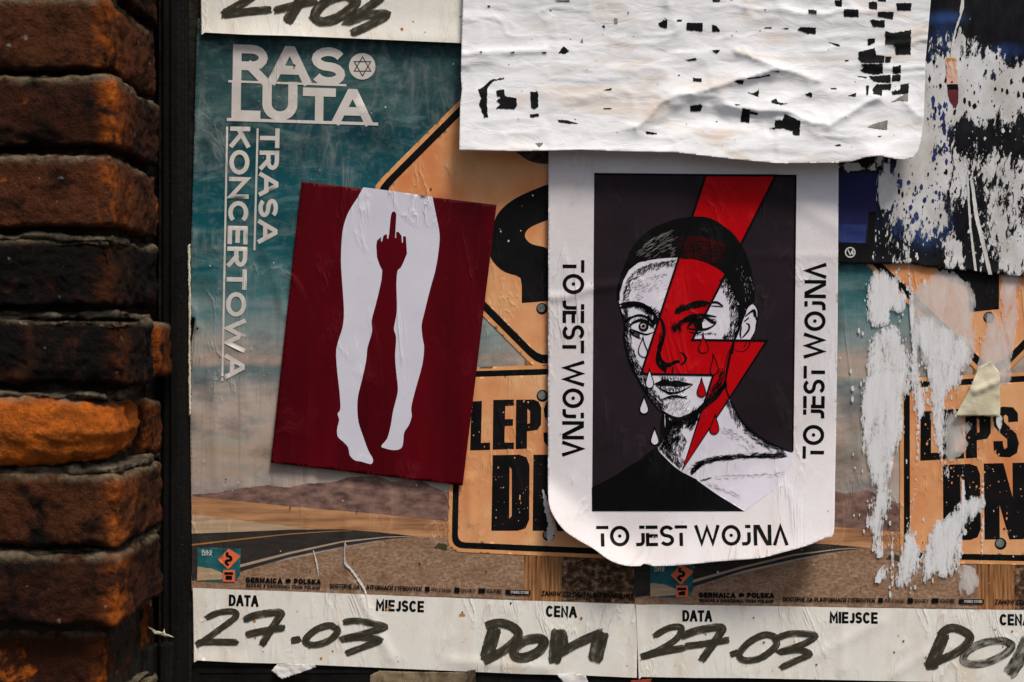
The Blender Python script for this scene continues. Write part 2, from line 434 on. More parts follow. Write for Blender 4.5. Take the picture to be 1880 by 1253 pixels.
t = NT('pale_mortar'); u = t.obj(); a = t.noise(u, 50, 8, .7)
t.color(t.ramp(a, [(.36, (.03, .024, .018, 1)), (.52, (.13, .105, .07, 1)), (.7, (.26, .215, .145, 1))]), .95); t.bump(t.noise(u, 260, 7, .7), .005); M_BED = t.m
DK, MD, HT = (.0055, .004, .003, 1), (.060, .0185, .0080, 1), (.64, .15, .014, 1)
MID2 = (.105, .033, .012, 1)
PITCH = 146 * S * KF
half_h = .0340
ztop = zc(60) + PITCH * 3
core_h = PITCH * 15
V, F, nv, nr = rbox((0, 0, 0), (.14, (HF - .04) / 2, core_h / 2), .004, (20, 14, 120), .006, 3)
me = mesh_of('mortar', V, F); mo = new_obj('mortar', me, M_MORTAR, pier)
mo.location = Vector((XC - .018 - .14, -.012 - (HF - .04) / 2 + .0, ztop - core_h / 2)) - pier.location
rb = random.Random(4)
spec = {  # course -> (bias, edge, dark, mid, hot)
 -1: (.03, .5), 0: (.03, .85), 1: (.02, 1.0), 2: (.07, 1.0), 3: (-.12, .12), 4: (-.10, .2), 5: (.24, 1.0), 6: (.03, .8), 7: (.03, .85), 8: (.16, .4)}
for i in range(-3, 13):
    bias, edge = spec.get(i, (rb.uniform(-.06, .08), .5))
    zcen = zc(60 + 146 * i) + rb.uniform(-.0015, .0015); hh = half_h + rb.uniform(-.0012, .001)
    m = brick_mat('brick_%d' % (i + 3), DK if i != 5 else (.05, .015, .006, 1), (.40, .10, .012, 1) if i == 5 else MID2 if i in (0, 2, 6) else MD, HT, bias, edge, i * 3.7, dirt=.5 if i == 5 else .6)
    split = i in (4, 5, 8, -2, 10)
    dep = .122 if split else .178
    push = rb.uniform(-.003, .003) - (.022 if i == 8 else 0)
    ex = None; r = .0045; amp = .0075
    if i == 5:
        ex = lambda q: -.009 * np.clip(q[:, 0], 0, 1) ** 3 * np.abs(q[:, 2]) + .010 * (1 - np.abs(q[:, 2])) * (q[:, 1] < -.2); r = .016; amp = .010; push += .004
    if i in (3, 4):
        ex = lambda q: -.012 * np.clip(q[:, 0] * .5 + q[:, 2] * .6 - q[:, 1] * .4 - .7, 0, 1); amp = .009
    if i in (6, 7): r = .007
    xr = XC + rb.uniform(-.007, .004) - (.012 if i in (8,) else 0) + (.004 if i == 4 else 0)
    c = (xr - .125, -(HF + push) + dep / 2, zcen)
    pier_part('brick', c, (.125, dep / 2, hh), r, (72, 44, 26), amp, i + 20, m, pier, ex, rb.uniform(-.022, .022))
    bed = (xr - .125 - .004, -(HF + push) + dep / 2 + rb.uniform(.004, .008), zcen + hh - .0008)
    pier_part('mortar_bed', bed, (.125, dep / 2, .0040), .002, (90, 50, 3), .0095, i + 80, M_BED, pier, None, rb.uniform(-.012, .012))
    if split:
        d2 = .058; m2 = brick_mat('brick_return_%d' % (i + 3), DK, MD, HT, rb.uniform(-.06, .02), .6, i * 5.1)
        c2 = (xr - .06 + .004, -(HF + push) + dep + .012 + d2 / 2, zcen + (-.006 if i == 5 else .004 if i == 8 else 0))
        pier_part('brick', c2, (.06, d2 / 2, hh - .004), .009, (16, 14, 14), .008, i + 50, m2, pier)

# board and steel frame behind the posters
def boxm(name, x0, x1, y0, y1, h0, h1, mat, parent, bev=.0015, org=Vector((0, 0, 0))):
    a = pos(np.float64(x0), np.float64(y1), np.float64(0)); b = pos(np.float64(x1), np.float64(y0), np.float64(0))
    c = ((a[0] + b[0]) / 2, -(h0 + h1) / 2, (a[2] + b[2]) / 2); hf = ((b[0] - a[0]) / 2, (h1 - h0) / 2, (b[2] - a[2]) / 2)
    n = (max(2, int(hf[0] / .03)), 2, max(2, int(hf[2] / .03)))
    V, F, _, _ = rbox(c, hf, min(bev, min(hf) * .9), n, .0006, 5)
    o = new_obj(name, mesh_of(name, V, F, sm=False), mat, parent); o.location = Vector(c) - org
    bv = o.modifiers.new('bevel', 'BEVEL'); bv.width = bev; bv.segments = 2; bv.limit_method = 'ANGLE'
    return o
t = NT('black_steel'); u = t.obj(1, 1, .25); a = t.noise(u, 30, 8, .7)
base = t.ramp(a, [(.3, (.004, .004, .004, 1)), (.62, (.011, .010, .009, 1)), (.78, (.06, .034, .018, 1))])
f = t.noise(t.obj(), 260, 3); base = t.mix(base, (.25, .22, .18, 1), t.math('MULTIPLY', t.ramp(f, [(.74, 0), (.78, 1)]), .6))
t.color(base, .62); t.bump(t.noise(t.obj(), 160, 6), .0012); M_STEEL = t.m
t = NT('tarred_board'); u = t.obj(); a = t.noise(u, 22, 9, .7, .5)
t.color(t.ramp(a, [(.35, (.007, .006, .005, 1)), (.6, (.028, .022, .017, 1)), (.75, (.15, .115, .075, 1))]), .8); t.bump(t.noise(u, 90, 7), .003); M_BOARD = t.m
frame = bpy.data.objects.new('poster_board', None); COL.objects.link(frame)
forg = Vector(((1150 - CX) * S, 0, .30)); frame.location = forg
tag(frame, 'dark board in a black steel frame carrying all the posters', 'poster board')
boxm('back_panel', 290, 2260, -700, 2400, -.03, 0.0, M_BOARD, frame, .001, forg)
boxm('side_post', 300, 349, -700, 2400, .0005, .010, M_STEEL, frame, .003, forg)
boxm('side_lip', 318, 345, -700, 2400, .0105, .0165, M_STEEL, frame, .003, forg)
boxm('bottom_rail', 352, 2250, 1222, 1320, .0003, .0012, M_STEEL, frame, .002, forg)
boxm('rail_lip', 365, 2250, 1229, 1236, .0014, .0021, M_STEEL, frame, .002, forg)
boxm('bracket', 262, 300, 1172, 1290, .012, .045, M_STEEL, frame, .003, forg)
boxm('bracket_plate', 301, 330, 1170, 1300, .0168, .030, M_STEEL, frame, .003, forg)
wall = slab('wall', -8, 8, .032, .3, 0, M_MORTAR)
bpy.data.objects.remove(wall)
V, F, nv, nr = rbox((0, 0, 0), (4, .1, 2.2), .004, (80, 2, 60), .004, 8)
wl = new_obj('building_wall', mesh_of('building_wall', V, F, sm=False), M_MORTAR, None); wl.location = (1.0, .14, 2.2)
tag(wl, 'dark mortar coloured house wall behind the poster board', 'wall')

# ------------------------------------------------------------------ concert posters
ORG = C(208, 142, 84); ORG2 = C(196, 112, 62); BLACK = C(11, 11, 12); WHITE = C(214, 212, 210)
M_BLACK = ink('black_print', BLACK, .55, .3, C(18, 17, 17))
M_BLACKW = ink('worn_black_print', BLACK, .55, .3, C(22, 20, 19))
M_PALE = ink('pale_lettering', C(205, 198, 190), .55, .2)
M_SIGN = ink('orange_sign', C(216, 164, 116), .5, .3, C(198, 116, 68), 1, .8, 7)
M_SIGNEDGE = ink('sign_edge', C(216, 152, 98), .5, .2)
M_HILL = ink('far_hills', C(138, 108, 96), .55, .4, C(74, 56, 52), 1, 2.2, 34)
M_SAND = ink('sand_strip', C(188, 138, 96), .55, .4, C(118, 84, 60), .35, 5, 16)
M_SANDP = ink('pale_sand', C(190, 165, 135), .55, .3, C(140, 112, 84), .3, 6, 20)
M_ROAD = ink('asphalt_print', C(42, 40, 38), .55, .3, C(58, 52, 47), 1, 4, 30)
M_LINE = ink('road_line', C(168, 148, 128), .55, .25)
M_YLINE = ink('road_centre_line', C(160, 112, 66), .55, .25)
t = NT('gravel_print'); g1 = t.noise(t.uv(1, 1.5), 130, 5, .7); g2 = t.noise(t.uv(1, 1.6), 24, 5, .6)
base = t.ramp(g1, [(.3, C(98, 76, 58)), (.48, C(140, 112, 90)), (.66, C(172, 144, 118))])
base = t.mix(base, C(112, 80, 56), t.math('MULTIPLY', t.ramp(g2, [(.42, 0), (.66, 1)]), .6)); t.color(base, .55); t.bump(t.noise(t.uv(), 300, 3), .0001, .5); M_GRAVEL = t.m
t = NT('scree_print'); g1 = t.noise(t.uv(1, 1.2), 70, 6, .72)
base = t.ramp(g1, [(.36, C(30, 22, 18)), (.5, C(74, 54, 40)), (.68, C(160, 128, 98))]); t.color(base, .55); M_SCREE = t.m
t = NT('timber_print'); g1 = t.noise(t.uv(10, .5), 16, 5, .65)
base = t.ramp(g1, [(.34, C(64, 40, 24)), (.5, C(138, 94, 58)), (.66, C(176, 128, 86))]); t.color(base, .55); M_TIMBER = t.m
# sky of the poster: teal above, cloud bands below, clouds drawn out sideways
t = NT('desert_sky_print'); u0 = t.n('ShaderNodeTexCoord').outputs['UV']; yv = t.sep(u0)[1]
w1 = t.noise(t.uv(1.2, 5), 3.0, 6, .6, .5); w2 = t.noise(t.uv(2, 6), 4.2, 7, .62, .8)
yy = t.math('SUBTRACT', 1.3, yv); yw = t.math('ADD', yy, t.math('MULTIPLY', t.math('SUBTRACT', w1, .5), .20))
base = t.ramp(yw, [(.05, C(24, 56, 58)), (.15, C(50, 80, 80)), (.23, C(20, 62, 68)), (.36, C(16, 78, 86)), (.47, C(22, 80, 86)), (.545, C(72, 112, 114)),
                   (.60, C(132, 140, 138)), (.655, C(172, 152, 136)), (.69, C(108, 124, 126)), (.74, C(176, 158, 146)), (.82, C(160, 138, 120)), (.88, C(172, 156, 146))])
base = t.mix(base, C(120, 142, 138), t.math('MULTIPLY', t.ramp(w2, [(.5, 0), (.72, 1)]), .55))
base = t.mix(base, C(8, 34, 40), t.math('MULTIPLY', t.ramp(t.noise(t.uv(1.5, 2.4), 5, 6, .65), [(.48, 0), (.68, 1)]), .55))
st = t.noise(t.uv(9, .35), 9, 5, .65); base = t.mix(base, C(70, 66, 58), t.math('MULTIPLY', t.ramp(st, [(.56, 0), (.78, 1)]), .5))
dr = t.noise(t.uv(), 55, 6, .7); base = t.mix(base, C(150, 150, 142), t.math('MULTIPLY', t.ramp(dr, [(.5, 0), (.8, 1)]), .3))
t.color(base, .42); wr = wrinkle(t); base = t.mix(base, C(150, 158, 154), t.math('MULTIPLY', wr, .3)); t.color(base, .45); t.bump(t.math('ADD', t.math('ADD', t.math('MULTIPLY', t.noise(t.uv(4, .5), 30, 4), .5), t.math('MULTIPLY', t.noise(t.uv(), 260, 3), .15)), wr), .0012, .8); M_SKY = t.m
M_STRIP = paper_mat('stained_cream_paper', C(226, 219, 208), C(186, 156, 120), .55, .6, 2.2, .5, .5, .8, .0003, .3)
M_TEAL = ink('thumb_teal', C(24, 70, 76), .5, .4, C(44, 104, 106), 1, 2, 30); M_SIGNRED = ink('thumb_sign', C(222, 108, 70), .5, .2)
M_GREYV = ink('rivet_grey', C(120, 124, 120), .4, .4, C(60, 62, 62), 1, 1, 90); M_RUST = ink('rust_stain', C(190, 124, 54), .7, .4, C(150, 88, 34))
M_BLACKGREY = ink('faded_black', C(74, 72, 68), .6, .5, C(28, 28, 28), 1, 1, 60)
M_WOODDARK = M_SCREE

def marker_mat(name, thin):
    t = NT(name); u = t.uv(1, 1); s = t.noise(t.uv(.55, 15), 4.5, 6, .72); l = t.noise(t.uv(1.3, 1.2), 2.2, 3, .5)
    t.color(t.ramp(t.math('ADD', s, t.math('MULTIPLY', l, .35)), [(.50, (.007, .007, .006, 1)), (.82, (.085, .075, .048, 1))]), .5)
    a = t.math('ADD', t.math('MULTIPLY', s, .9), t.math('MULTIPLY', l, .75))
    t.alpha(t.ramp(a, [(.72 - thin, 1.0), (.90 - thin, .86), (1.06 - thin, .36)])); return t.m
M_MARK = marker_mat('marker_ink', 0.0); M_MARK2 = marker_mat('dry_marker_ink', .16)
def marker(sheet, name, strokes, mat, level=6, tfz=lambda p: p):
    V = []; F = []; UV = []; b = 0; lift = []
    for k, (pts, w) in enumerate(strokes):
        p = smooth(tfz(pts), 7, False) if len(pts) > 2 else resample(tfz(pts), 4, False)
        p = resample(p, 3, False); r = random.Random(len(pts) + k * 7 + int(w)); ws = []
        for i in range(len(p)):
            e = min(i, len(p) - 1 - i); ws.append(w * 1.22 * (min(1, .72 + e * .1)) * r.uniform(.95, 1.05))
        q = quads(p, ws); L = [a[0] for a in q] + [q[-1][1]]; R = [a[3] for a in q] + [q[-1][2]]
        acc = 0
        for i in range(len(p)):
            if i: acc += math.hypot(p[i][0] - p[i - 1][0], p[i][1] - p[i - 1][1])
            jl, jr = (r.uniform(-3, 3) for _ in range(2)) if i in (0, len(p) - 1) else (0, 0)
            for a in range(5):
                f = a / 4; V.append((L[i][0] * (1 - f) + R[i][0] * f + (r.uniform(-2.5, 2.5) if i in (0, len(p) - 1) else 0), L[i][1] * (1 - f) + R[i][1] * f + (r.uniform(-2.5, 2.5) if i in (0, len(p) - 1) else 0)))
                UV.append((acc / 60 + k * 3.3, f + k * 2.7)); lift.append(k)
        for i in range(len(p) - 1):
            for a in range(4):
                c0 = b + i * 5 + a; F += [(c0, c0 + 1, c0 + 6), (c0, c0 + 6, c0 + 5)]
        b = len(V)
    V = np.array(V); F = np.array(F); w = np.array(sheet.tf([tuple(p) for p in V]))
    a_ = V[F[:, 1]] - V[F[:, 0]]; b_ = V[F[:, 2]] - V[F[:, 0]]; cr = a_[:, 0] * b_[:, 1] - a_[:, 1] * b_[:, 0]; F[cr > 0] = F[cr > 0][:, ::-1]
    P3 = pos(w[:, 0], w[:, 1], sheet.h(w[:, 0], w[:, 1]) + LIFT * level + np.array(lift) * 6e-5) - np.array(sheet.org)
    return new_obj(name, mesh_of(name, P3, F, UV), mat, sheet.root)
def flecks(sheet, name, box, n, mat, level, seed, smin=.6, smax=2.2, tall=1.0):
    r = random.Random(seed); qs = []
    for _ in range(n):
        x = r.uniform(box[0], box[2]); y = r.uniform(box[1], box[3]); s = smin + (smax - smin) * r.random() ** 3; k = r.randint(4, 6); a0 = r.uniform(0, 6)
        qs.append([(x + s * r.uniform(.5, 1.2) * math.cos(a0 + 6.283 * i / k), y + tall * s * r.uniform(.5, 1.2) * math.sin(a0 + 6.283 * i / k)) for i in range(k)])
    o = sheet.strokes(name, qs, mat, level); o['kind'] = 'stuff'; return o
M_FLECKW = ink('white_fleck', C(206, 204, 198), .7, .2); M_FLECKB = ink('brown_fleck', C(62, 44, 28), .7, .3)

Z4 = tz(340, 0, 3.481); Z7 = tz(340, 700, 3.133); Z8 = tz(340, 1000, 3.615); ZS = tz(800, 560, 2.507); ZA = tz(820, 280, 3.13)
def rounded(p, r, n=5):
    out = []; N = len(p)
    for i in range(N):
        a, b, c = Vector(p[i - 1]), Vector(p[i]), Vector(p[(i + 1) % N]); u_, w_ = (a - b).normalized(), (c - b).normalized()
        A, B = b + u_ * r, b + w_ * r
        for k in range(n + 1):
            t_ = k / n; q = A * (1 - t_) ** 2 + b * 2 * t_ * (1 - t_) + B * t_ ** 2; out.append((q.x, q.y))
    return out
def inset(p, d):
    c = Vector((sum(q[0] for q in p) / len(p), sum(q[1] for q in p) / len(p))); N = len(p); out = []
    for i in range(N):
        a, b, e = Vector(p[i - 1]), Vector(p[i]), Vector(p[(i + 1) % N]); u_, w_ = (a - b).normalized(), (e - b).normalized()
        bis = (u_ + w_).normalized(); s = max(.2, math.sqrt(max(0, (1 - u_.dot(w_)) / 2))); out.append(tuple(b + bis * d / s))
    return out
def concert_poster(label, tf, h, hand, seed, thumb=True, ext=0.0):
    XL = 38 - ext * 3.133; lx = lambda P_: [(q[0] - ext if q[0] < 375 else q[0], q[1]) for q in P_]
    edge = [(362, 34), (1182, 64), (1176, 700), (1169, 1245), (1080, 1241), (960, 1238), (800, 1231), (640, 1224), (520, 1219), (440, 1217), (362, 1213), (355, 1217), (354, 1120), (352, 980), (349, 800), (350, 640), (356, 600), (358, 586), (349, 582), (350, 470), (354, 330), (358, 180)]
    s = Sheet('concert_poster', label, 'poster', lx(edge), h, M_SKY, 5, 'desert road concert posters', tf)
    # landscape
    s.area('hills', [ragged(Z7([(XL, 655), (200, 640), (350, 612), (480, 600), (600, 612), (700, 590), (850, 582), (950, 552), (1100, 545), (1200, 580), (1330, 560), (1500, 640), (1800, 600), (2100, 560), (2300, 600), (2590, 640), (2590, 900), (1500, 850), (600, 760), (XL, 690)]), 1.2, 5, seed)], M_HILL, 1)
    s.area('sand', [ragged(Z7([(XL, 662), (300, 690), (700, 730), (1100, 765), (1500, 805), (2590, 830), (2590, 960), (1500, 910), (1100, 880), (600, 850), (XL, 800)]), .7, 6, seed + 1)], M_SAND, 2)
    s.area('sand', [ragged(Z7([(XL, 765), (300, 800), (560, 830), (760, 855), (600, 870), (300, 880), (XL, 880)]), 1, 5, seed + 2)], M_SANDP, 3)
    s.area('gravel', [ragged(Z7([(XL, 1100), (300, 1090), (900, 960), (1250, 895), (1500, 905), (2590, 950), (2590, 1285), (1500, 1240), (XL, 1205)]), .8, 5, seed + 3)], M_GRAVEL, 2.5)
    s.area('road', [Z7([(XL, 878), (300, 868), (600, 855), (900, 853), (1100, 868), (1330, 893), (1100, 915), (900, 950), (600, 1010), (320, 1095), (150, 1130), (XL, 1150)])], M_ROAD, 4)
    s.strokes('road_line', quads(Z7([(XL, 943), (300, 912), (600, 880), (850, 864), (960, 862)]), [3, 2.6, 2, 1.4, .6]), M_YLINE, 5)
    s.strokes('road_line', quads(Z7([(300, 1068), (600, 990), (900, 925), (1150, 898), (1330, 892)]), [5, 4.2, 3, 1.8, .8]), M_LINE, 5)
    s.area('timber_post', [[(964, 560), (1034, 562), (1030, 1108), (962, 1105)]], M_TIMBER, 3.5)
    s.area('scree', [ragged([(1032, 1015), (1172, 1030), (1170, 1109), (1030, 1104)], 1.5, 4, seed + 5)], M_SCREE, 3.4)
    s.area('shrub', [ragged(Z7([(1430, 960), (1460, 930), (1510, 945), (1505, 975)]), 1.2, 2, seed)], ink('shrub_print', C(80, 72, 44), .6, .4), 3.6)
    # diamond sign with the bent arrow
    dm = [(668, 360), (1006, 22), (1342, 366), (1000, 694)]
    e0 = rounded(dm, 46); e1 = rounded(inset(dm, 8), 42); e2 = rounded(inset(dm, 21), 36)
    sg = s.area('diamond_sign', [e0], M_SIGNEDGE, 5); s.area('sign_border', [e1], M_BLACK, 6, parent=sg); s.area('sign_face', [e2], M_SIGN, 7, parent=sg)
    aw = smooth(ZA([(660, 170), (585, 182), (400, 262), (300, 345), (262, 440), (248, 540), (256, 610), (320, 680), (400, 708)]), 5, False) + ZA([(424, 722), (432, 760), (432, 866), (606, 852), (612, 640)]) + smooth(ZA([(608, 575), (560, 545), (485, 525), (450, 480), (480, 432), (585, 387), (700, 350)]), 5, False)
    s.area('arrow', [aw], M_BLACKW, 8, parent=sg)
    s.area('arrow', [smooth(ZA([(400, -30), (430, 20), (500, 58), (600, 66), (720, 40), (700, -60)]), 4)], M_BLACKGREY, 8, parent=sg)
    # lower sign: rounded plate, border, heavy condensed capitals
    pl = [(829, 676), (1210, 664), (1212, 1030), (822, 1013)]
    e0 = rounded(pl, 26); e1 = rounded(inset(pl, 7), 22); e2 = rounded(inset(pl, 18), 15)
    sp = s.area('name_sign', [e0], M_SIGNEDGE, 5.5); s.area('sign_border', [e1], M_BLACK, 6.5, parent=sp); s.area('sign_face', [e2], M_SIGN, 7.5, parent=sp)
    L_ = [[(165, 445), (213, 442), (208, 636), (250, 634), (250, 668), (158, 670)]]
    E_ = [[(265, 438), (360, 436), (360, 464), (320, 466), (319, 526), (356, 526), (356, 556), (318, 558), (316, 634), (360, 634), (360, 664), (262, 667)]]
    P_ = [[(370, 437), (450, 436), (474, 446), (486, 475), (485, 550), (468, 576), (420, 582), (420, 662), (368, 664)], [(422, 478), (434, 488), (434, 545), (422, 548)]]
    So = [(612, 500), (612, 462), (590, 434), (540, 430), (510, 446), (497, 480), (502, 520), (530, 552), (560, 580), (560, 618), (546, 626), (540, 606), (540, 588), (496, 588), (498, 630), (520, 660), (570, 664), (604, 644), (614, 600), (602, 556), (570, 524), (548, 500), (546, 474), (556, 466), (566, 476), (567, 502)]
    D_ = [[(262, 692), (385, 690), (418, 702), (432, 740), (430, 990), (414, 1028), (380, 1040), (256, 1040)], [(340, 745), (350, 757), (350, 972), (338, 985)]]
    N_ = [[(450, 690), (540, 690), (580, 850), (582, 690), (650, 690), (646, 1042), (560, 1042), (518, 880), (516, 1040), (446, 1040)]]
    A_ = [[(700, 692), (790, 694), (830, 1044), (752, 1043), (746, 990), (722, 990), (714, 1042), (652, 1041)], [(730, 930), (742, 930), (737, 800)]]
    for ch in (L_, E_, P_, [So], D_, N_, A_):
        s.area('letter', [ZS(p) for p in ch], M_BLACKW, 8.5, parent=sp)
    for (rx, ry, rr) in ((995, 567, 10.5), (996, 727, 11), (1007, 983, 11)):
        s.area('rivet', [disc(rx, ry, rr)], M_BLACK, 9); s.area('rivet', [disc(rx - 1, ry - 1, rr * .72)], M_GREYV, 10)
    # title and tour name
    sl = (1, .0318)
    word(s, 'title_lettering', 'RAS', Z4([(308, 284)])[0], sl, (-.014, 1), 205, 71, .225, M_PALE, 3, gap=.05)
    word(s, 'title_lettering', 'LU', Z4([(303, 512)])[0], sl, (-.014, 1), 118, 72, .235, M_PALE, 3, gap=.10)
    word(s, 'title_lettering', 'TA', Z4([(755, 560)])[0], sl, (-.014, 1), 126, 66, .235, M_PALE, 3.02, gap=-.06)
    s.strokes('title_rule', quads(Z4([(275, 520), (1030, 546)]), 4) , M_PALE, 3.3)
    s.strokes('title_rule', quads(Z4([(266, 764), (1233, 794)]), 5.6), M_PALE, 3.3)
    em = s.area('emblem', [disc(*Z4([(1131, 425)])[0], 24.4, 28)], M_PALE, 3)
    c = Z4([(1133, 425)])[0]
    for k in (0, 1):
        tri = [(c[0] + 17.5 * math.sin(k * math.pi + a * 2.0944), c[1] - 17.5 * math.cos(k * math.pi + a * 2.0944)) for a in range(3)]
        s.strokes('star', quads(tri, 1.7, True), M_BLACKGREY, 4 + k * .3, parent=em)
    word(s, 'tour_lettering', 'TRASA', (513.5, 236), (-.022, 1), (-1, -.02), 212, 36, .22, M_PALE, 3, gap=.12)
    word(s, 'tour_lettering', 'KONCERTOWA', (459.5, 233), (-.0235, 1), (-1, -.02), 464, 37, .22, M_PALE, 3, gap=.1)
    s.strokes('tour_rule', quads([(473, 236), (467, 460)], 3.6), M_PALE, 3.3); s.strokes('tour_rule', quads([(417, 233), (408, 700)], 3.6), M_PALE, 3.3)
    # cover thumbnail and small print
    ZT = tz(340, 1000, 6.267)
    if thumb:
        th = s.area('cover_picture', [ZT([(142, 30), (640, 50), (628, 350), (560, 440), (136, 415)])], M_TEAL, 6)
        s.area('cover_sand', [ragged(ZT([(142, 255), (300, 275), (430, 330), (430, 400), (136, 415)]), .5, 3, seed)], M_SANDP, 7, parent=th)
        s.area('cover_sign', [rounded(ZT([(375, 175), (500, 48), (640, 135), (495, 285)]), 2)], M_SIGNRED, 8, parent=th)
        s.strokes('cover_arrow', quads(smooth(ZT([(490, 90), (480, 125), (525, 150), (520, 180), (475, 190), (470, 215), (500, 240)]), 3, False), 5), M_BLACK, 9, parent=th)
        s.area('cover_plate', [ZT([(437, 295), (572, 295), (572, 432), (432, 428)])], M_SIGNRED, 8, parent=th)
        s.strokes('cover_lettering', [ZT(q) for q in ([(450, 318), (552, 320), (550, 350), (448, 350)], [(465, 358), (540, 360), (538, 408), (462, 406)])], M_BLACK, 9, parent=th)
        word(s, 'cover_lettering', 'RAS', ZT([(190, 62)])[0], sl, (0, 1), 19, 5.4, .22, M_PALE, 7.2, parent=th, clean=False); word(s, 'cover_lettering', 'LUTA', ZT([(192, 92)])[0], sl, (0, 1), 18, 5.4, .22, M_PALE, 7.2, parent=th, clean=False)
    s2 = (1, .036)
    sm = lambda txt, x, y, L, hh, th=.2: word(s, 'small_print', txt, (x, y), s2, (-.03, 1), L, hh, th, M_BLACK, 9, clean=False, cond=.8)
    sm('GERMAICA', 451.5, 1060, 67, 10, .3); sm('POLSKA', 540, 1062.5, 49, 10, .3); sm('REGGAE & DANCEHALL FROM POLAND', 452, 1072, 136, 6, .24)
    s.strokes('small_print', [ragged(disc(529, 1067, 6, 8, 4), 1, 2, 3)], M_BLACK, 9)
    sm('DOSTEPNE NA PLATFORMACH CYFROWYCH', 606, 1072, 168, 8.5)
    for x, y, w, hh in ((780, 1077.5, 9, 9), (834, 1079, 10, 10), (878, 1080.5, 13, 9), (928, 1083, 46, 9)):
        s.area('small_print', [rounded([(x, y), (x + w, y + w * .03), (x + w, y + hh + w * .03), (x, y + hh)], 2)], M_BLACK, 9)
    sm2 = lambda txt, x, y, L, hh: word(s, 'small_print', txt, (x, y), s2, (-.03, 1), L, hh, .14, M_BLACK, 9, clean=False)
    sm2('APPLE MUSIC', 791, 1080, 38, 6); sm2('SPOTIFY', 846, 1081, 26, 7); sm2('YOUTUBE', 893, 1081.5, 28, 8)
    word(s, 'small_print', 'ITUNES STORE', (938, 1085), s2, (0, 1), 33, 5, .15, M_FLECKW, 10, clean=False)
    sm('ZAMOW CD: DIGITAL@GERMAICA.NET', 995, 1085, 168, 9)
    # the date strip
    st = s.area('date_strip', [lx(ragged([(354, 1080), (600, 1089), (900, 1101), (1171, 1110)], .3, 12, seed, False) + [(1169, 1245), (1080, 1241), (960, 1238), (800, 1231), (640, 1224), (520, 1219), (440, 1217), (362, 1213), (356.5, 1217), (355, 1120)])], M_STRIP, 6, L=8)
    for txt, x, y, L in (('DATA', 421, 1092, 53), ('MIEJSCE', 691, 1101, 87), ('CENA', 1003, 1112, 56)):
        word(s, 'heading', txt, (x, y), (1, .034), (-.02, 1), L, 21, .22, M_BLACK, 7.5, gap=.18, cond=.75, parent=st)
    r = random.Random(seed); q = []
    for _ in range(16):
        x = r.uniform(365, 1160); y = 1100 + (x - 355) * .036 + r.uniform(0, 105); q.append(ragged(disc(x, y, r.uniform(.7, 3.2), 8), .5, 1.5, seed + int(x)))
    s.strokes('rust_spot', q, M_RUST, 8.4, parent=st)
    flecks(s, 'white_fleck', (360, 90, 1160, 1070), 150, M_FLECKW, 10.5, seed, .5, 2.4, 1.3)
    flecks(s, 'dark_fleck', (360, 90, 1160, 1205), 130, M_FLECKB, 10.5, seed + 5, .5, 2.6, 1.2)
    flecks(s, 'worn_fleck', (862, 735, 1120, 985), 190, M_SIGN, 9.6, seed + 8, .5, 2.6, 1.4)
    if not tf:
        tr = [(Z8([(1062, -20), (1058, 60), (1064, 125), (1100, 165), (1150, 235), (1195, 310), (1215, 420)]), [1.5, 2.2, 5, 4, 5, 2.5, 1]), (Z8([(850, 40), (872, 120), (885, 210)]), [1.2, 3, 1]), (ZS([(492, 850), (505, 900), (515, 960), (530, 1010), (528, 1060), (518, 1090)]), [3, 7, 8, 11, 13, 4])]
        for k, (p_, w_) in enumerate(tr):
            q_ = resample(smooth(p_, 4, False), 3, False); ws_ = [np.interp(i, np.linspace(0, len(q_) - 1, len(w_)), w_) * rnd.uniform(.6, 1.4) for i in range(len(q_))]
            s.strokes('paper_tear', quads(q_, ws_), M_FLECKW, 11.5 + k * .3)
    for k, (strk, mt, zz) in enumerate(hand):
        marker(s, 'handwriting', strk, mt, 9, zz)
    return s
def conc_h(seed, creases, base=.0040):
    def h(x, y):
        z = base + .0022 * fbm(x / 60, y / 420, seed, 2) + .0012 * fbm(x / 240, y / 200, seed + 3, 2)
        for pts, a, w in creases: z = z + a * .66 * ridge(x, y, pts, max(w, 8.5))
        return np.maximum(z, .0025)
    return h
hand1 = [([([(135, 492), (215, 455), (315, 445), (335, 480), (240, 555), (95, 660)], 9.5), ([(78, 672), (110, 650), (240, 648), (352, 650)], 10.5),
           ([(388, 505), (470, 470), (628, 452), (612, 500), (560, 580), (505, 672)], 11.5), ([(400, 600), (520, 575), (660, 552)], 11)], M_MARK, Z8),
         ([([(700, 640), (765, 628)], 11), ([(1000, 560), (960, 538), (880, 560), (815, 610), (800, 650), (860, 668), (950, 640), (1008, 585), (1000, 545)], 10.5),
           ([(1045, 518), (1130, 507), (1250, 525), (1325, 550), (1220, 582), (1050, 628), (1160, 618), (1290, 636), (1190, 678), (1060, 727)], 10)], M_MARK, Z8),
         ([([(245, 650), (200, 800), (160, 950)], 21), ([(150, 645), (280, 615), (400, 650), (455, 720), (400, 800), (280, 890), (130, 965)], 14),
           ([(690, 770), (620, 755), (500, 780), (420, 850), (430, 920), (530, 925), (640, 870), (690, 790), (650, 755)], 15),
           ([(812, 670), (797, 820), (782, 982)], 20), ([(850, 680), (872, 760), (880, 860)], 11), ([(800, 905), (1000, 795), (1225, 695)], 14), ([(1215, 685), (1180, 820), (1150, 962)], 23)], M_MARK, tz(860, 1020, 4.947))]
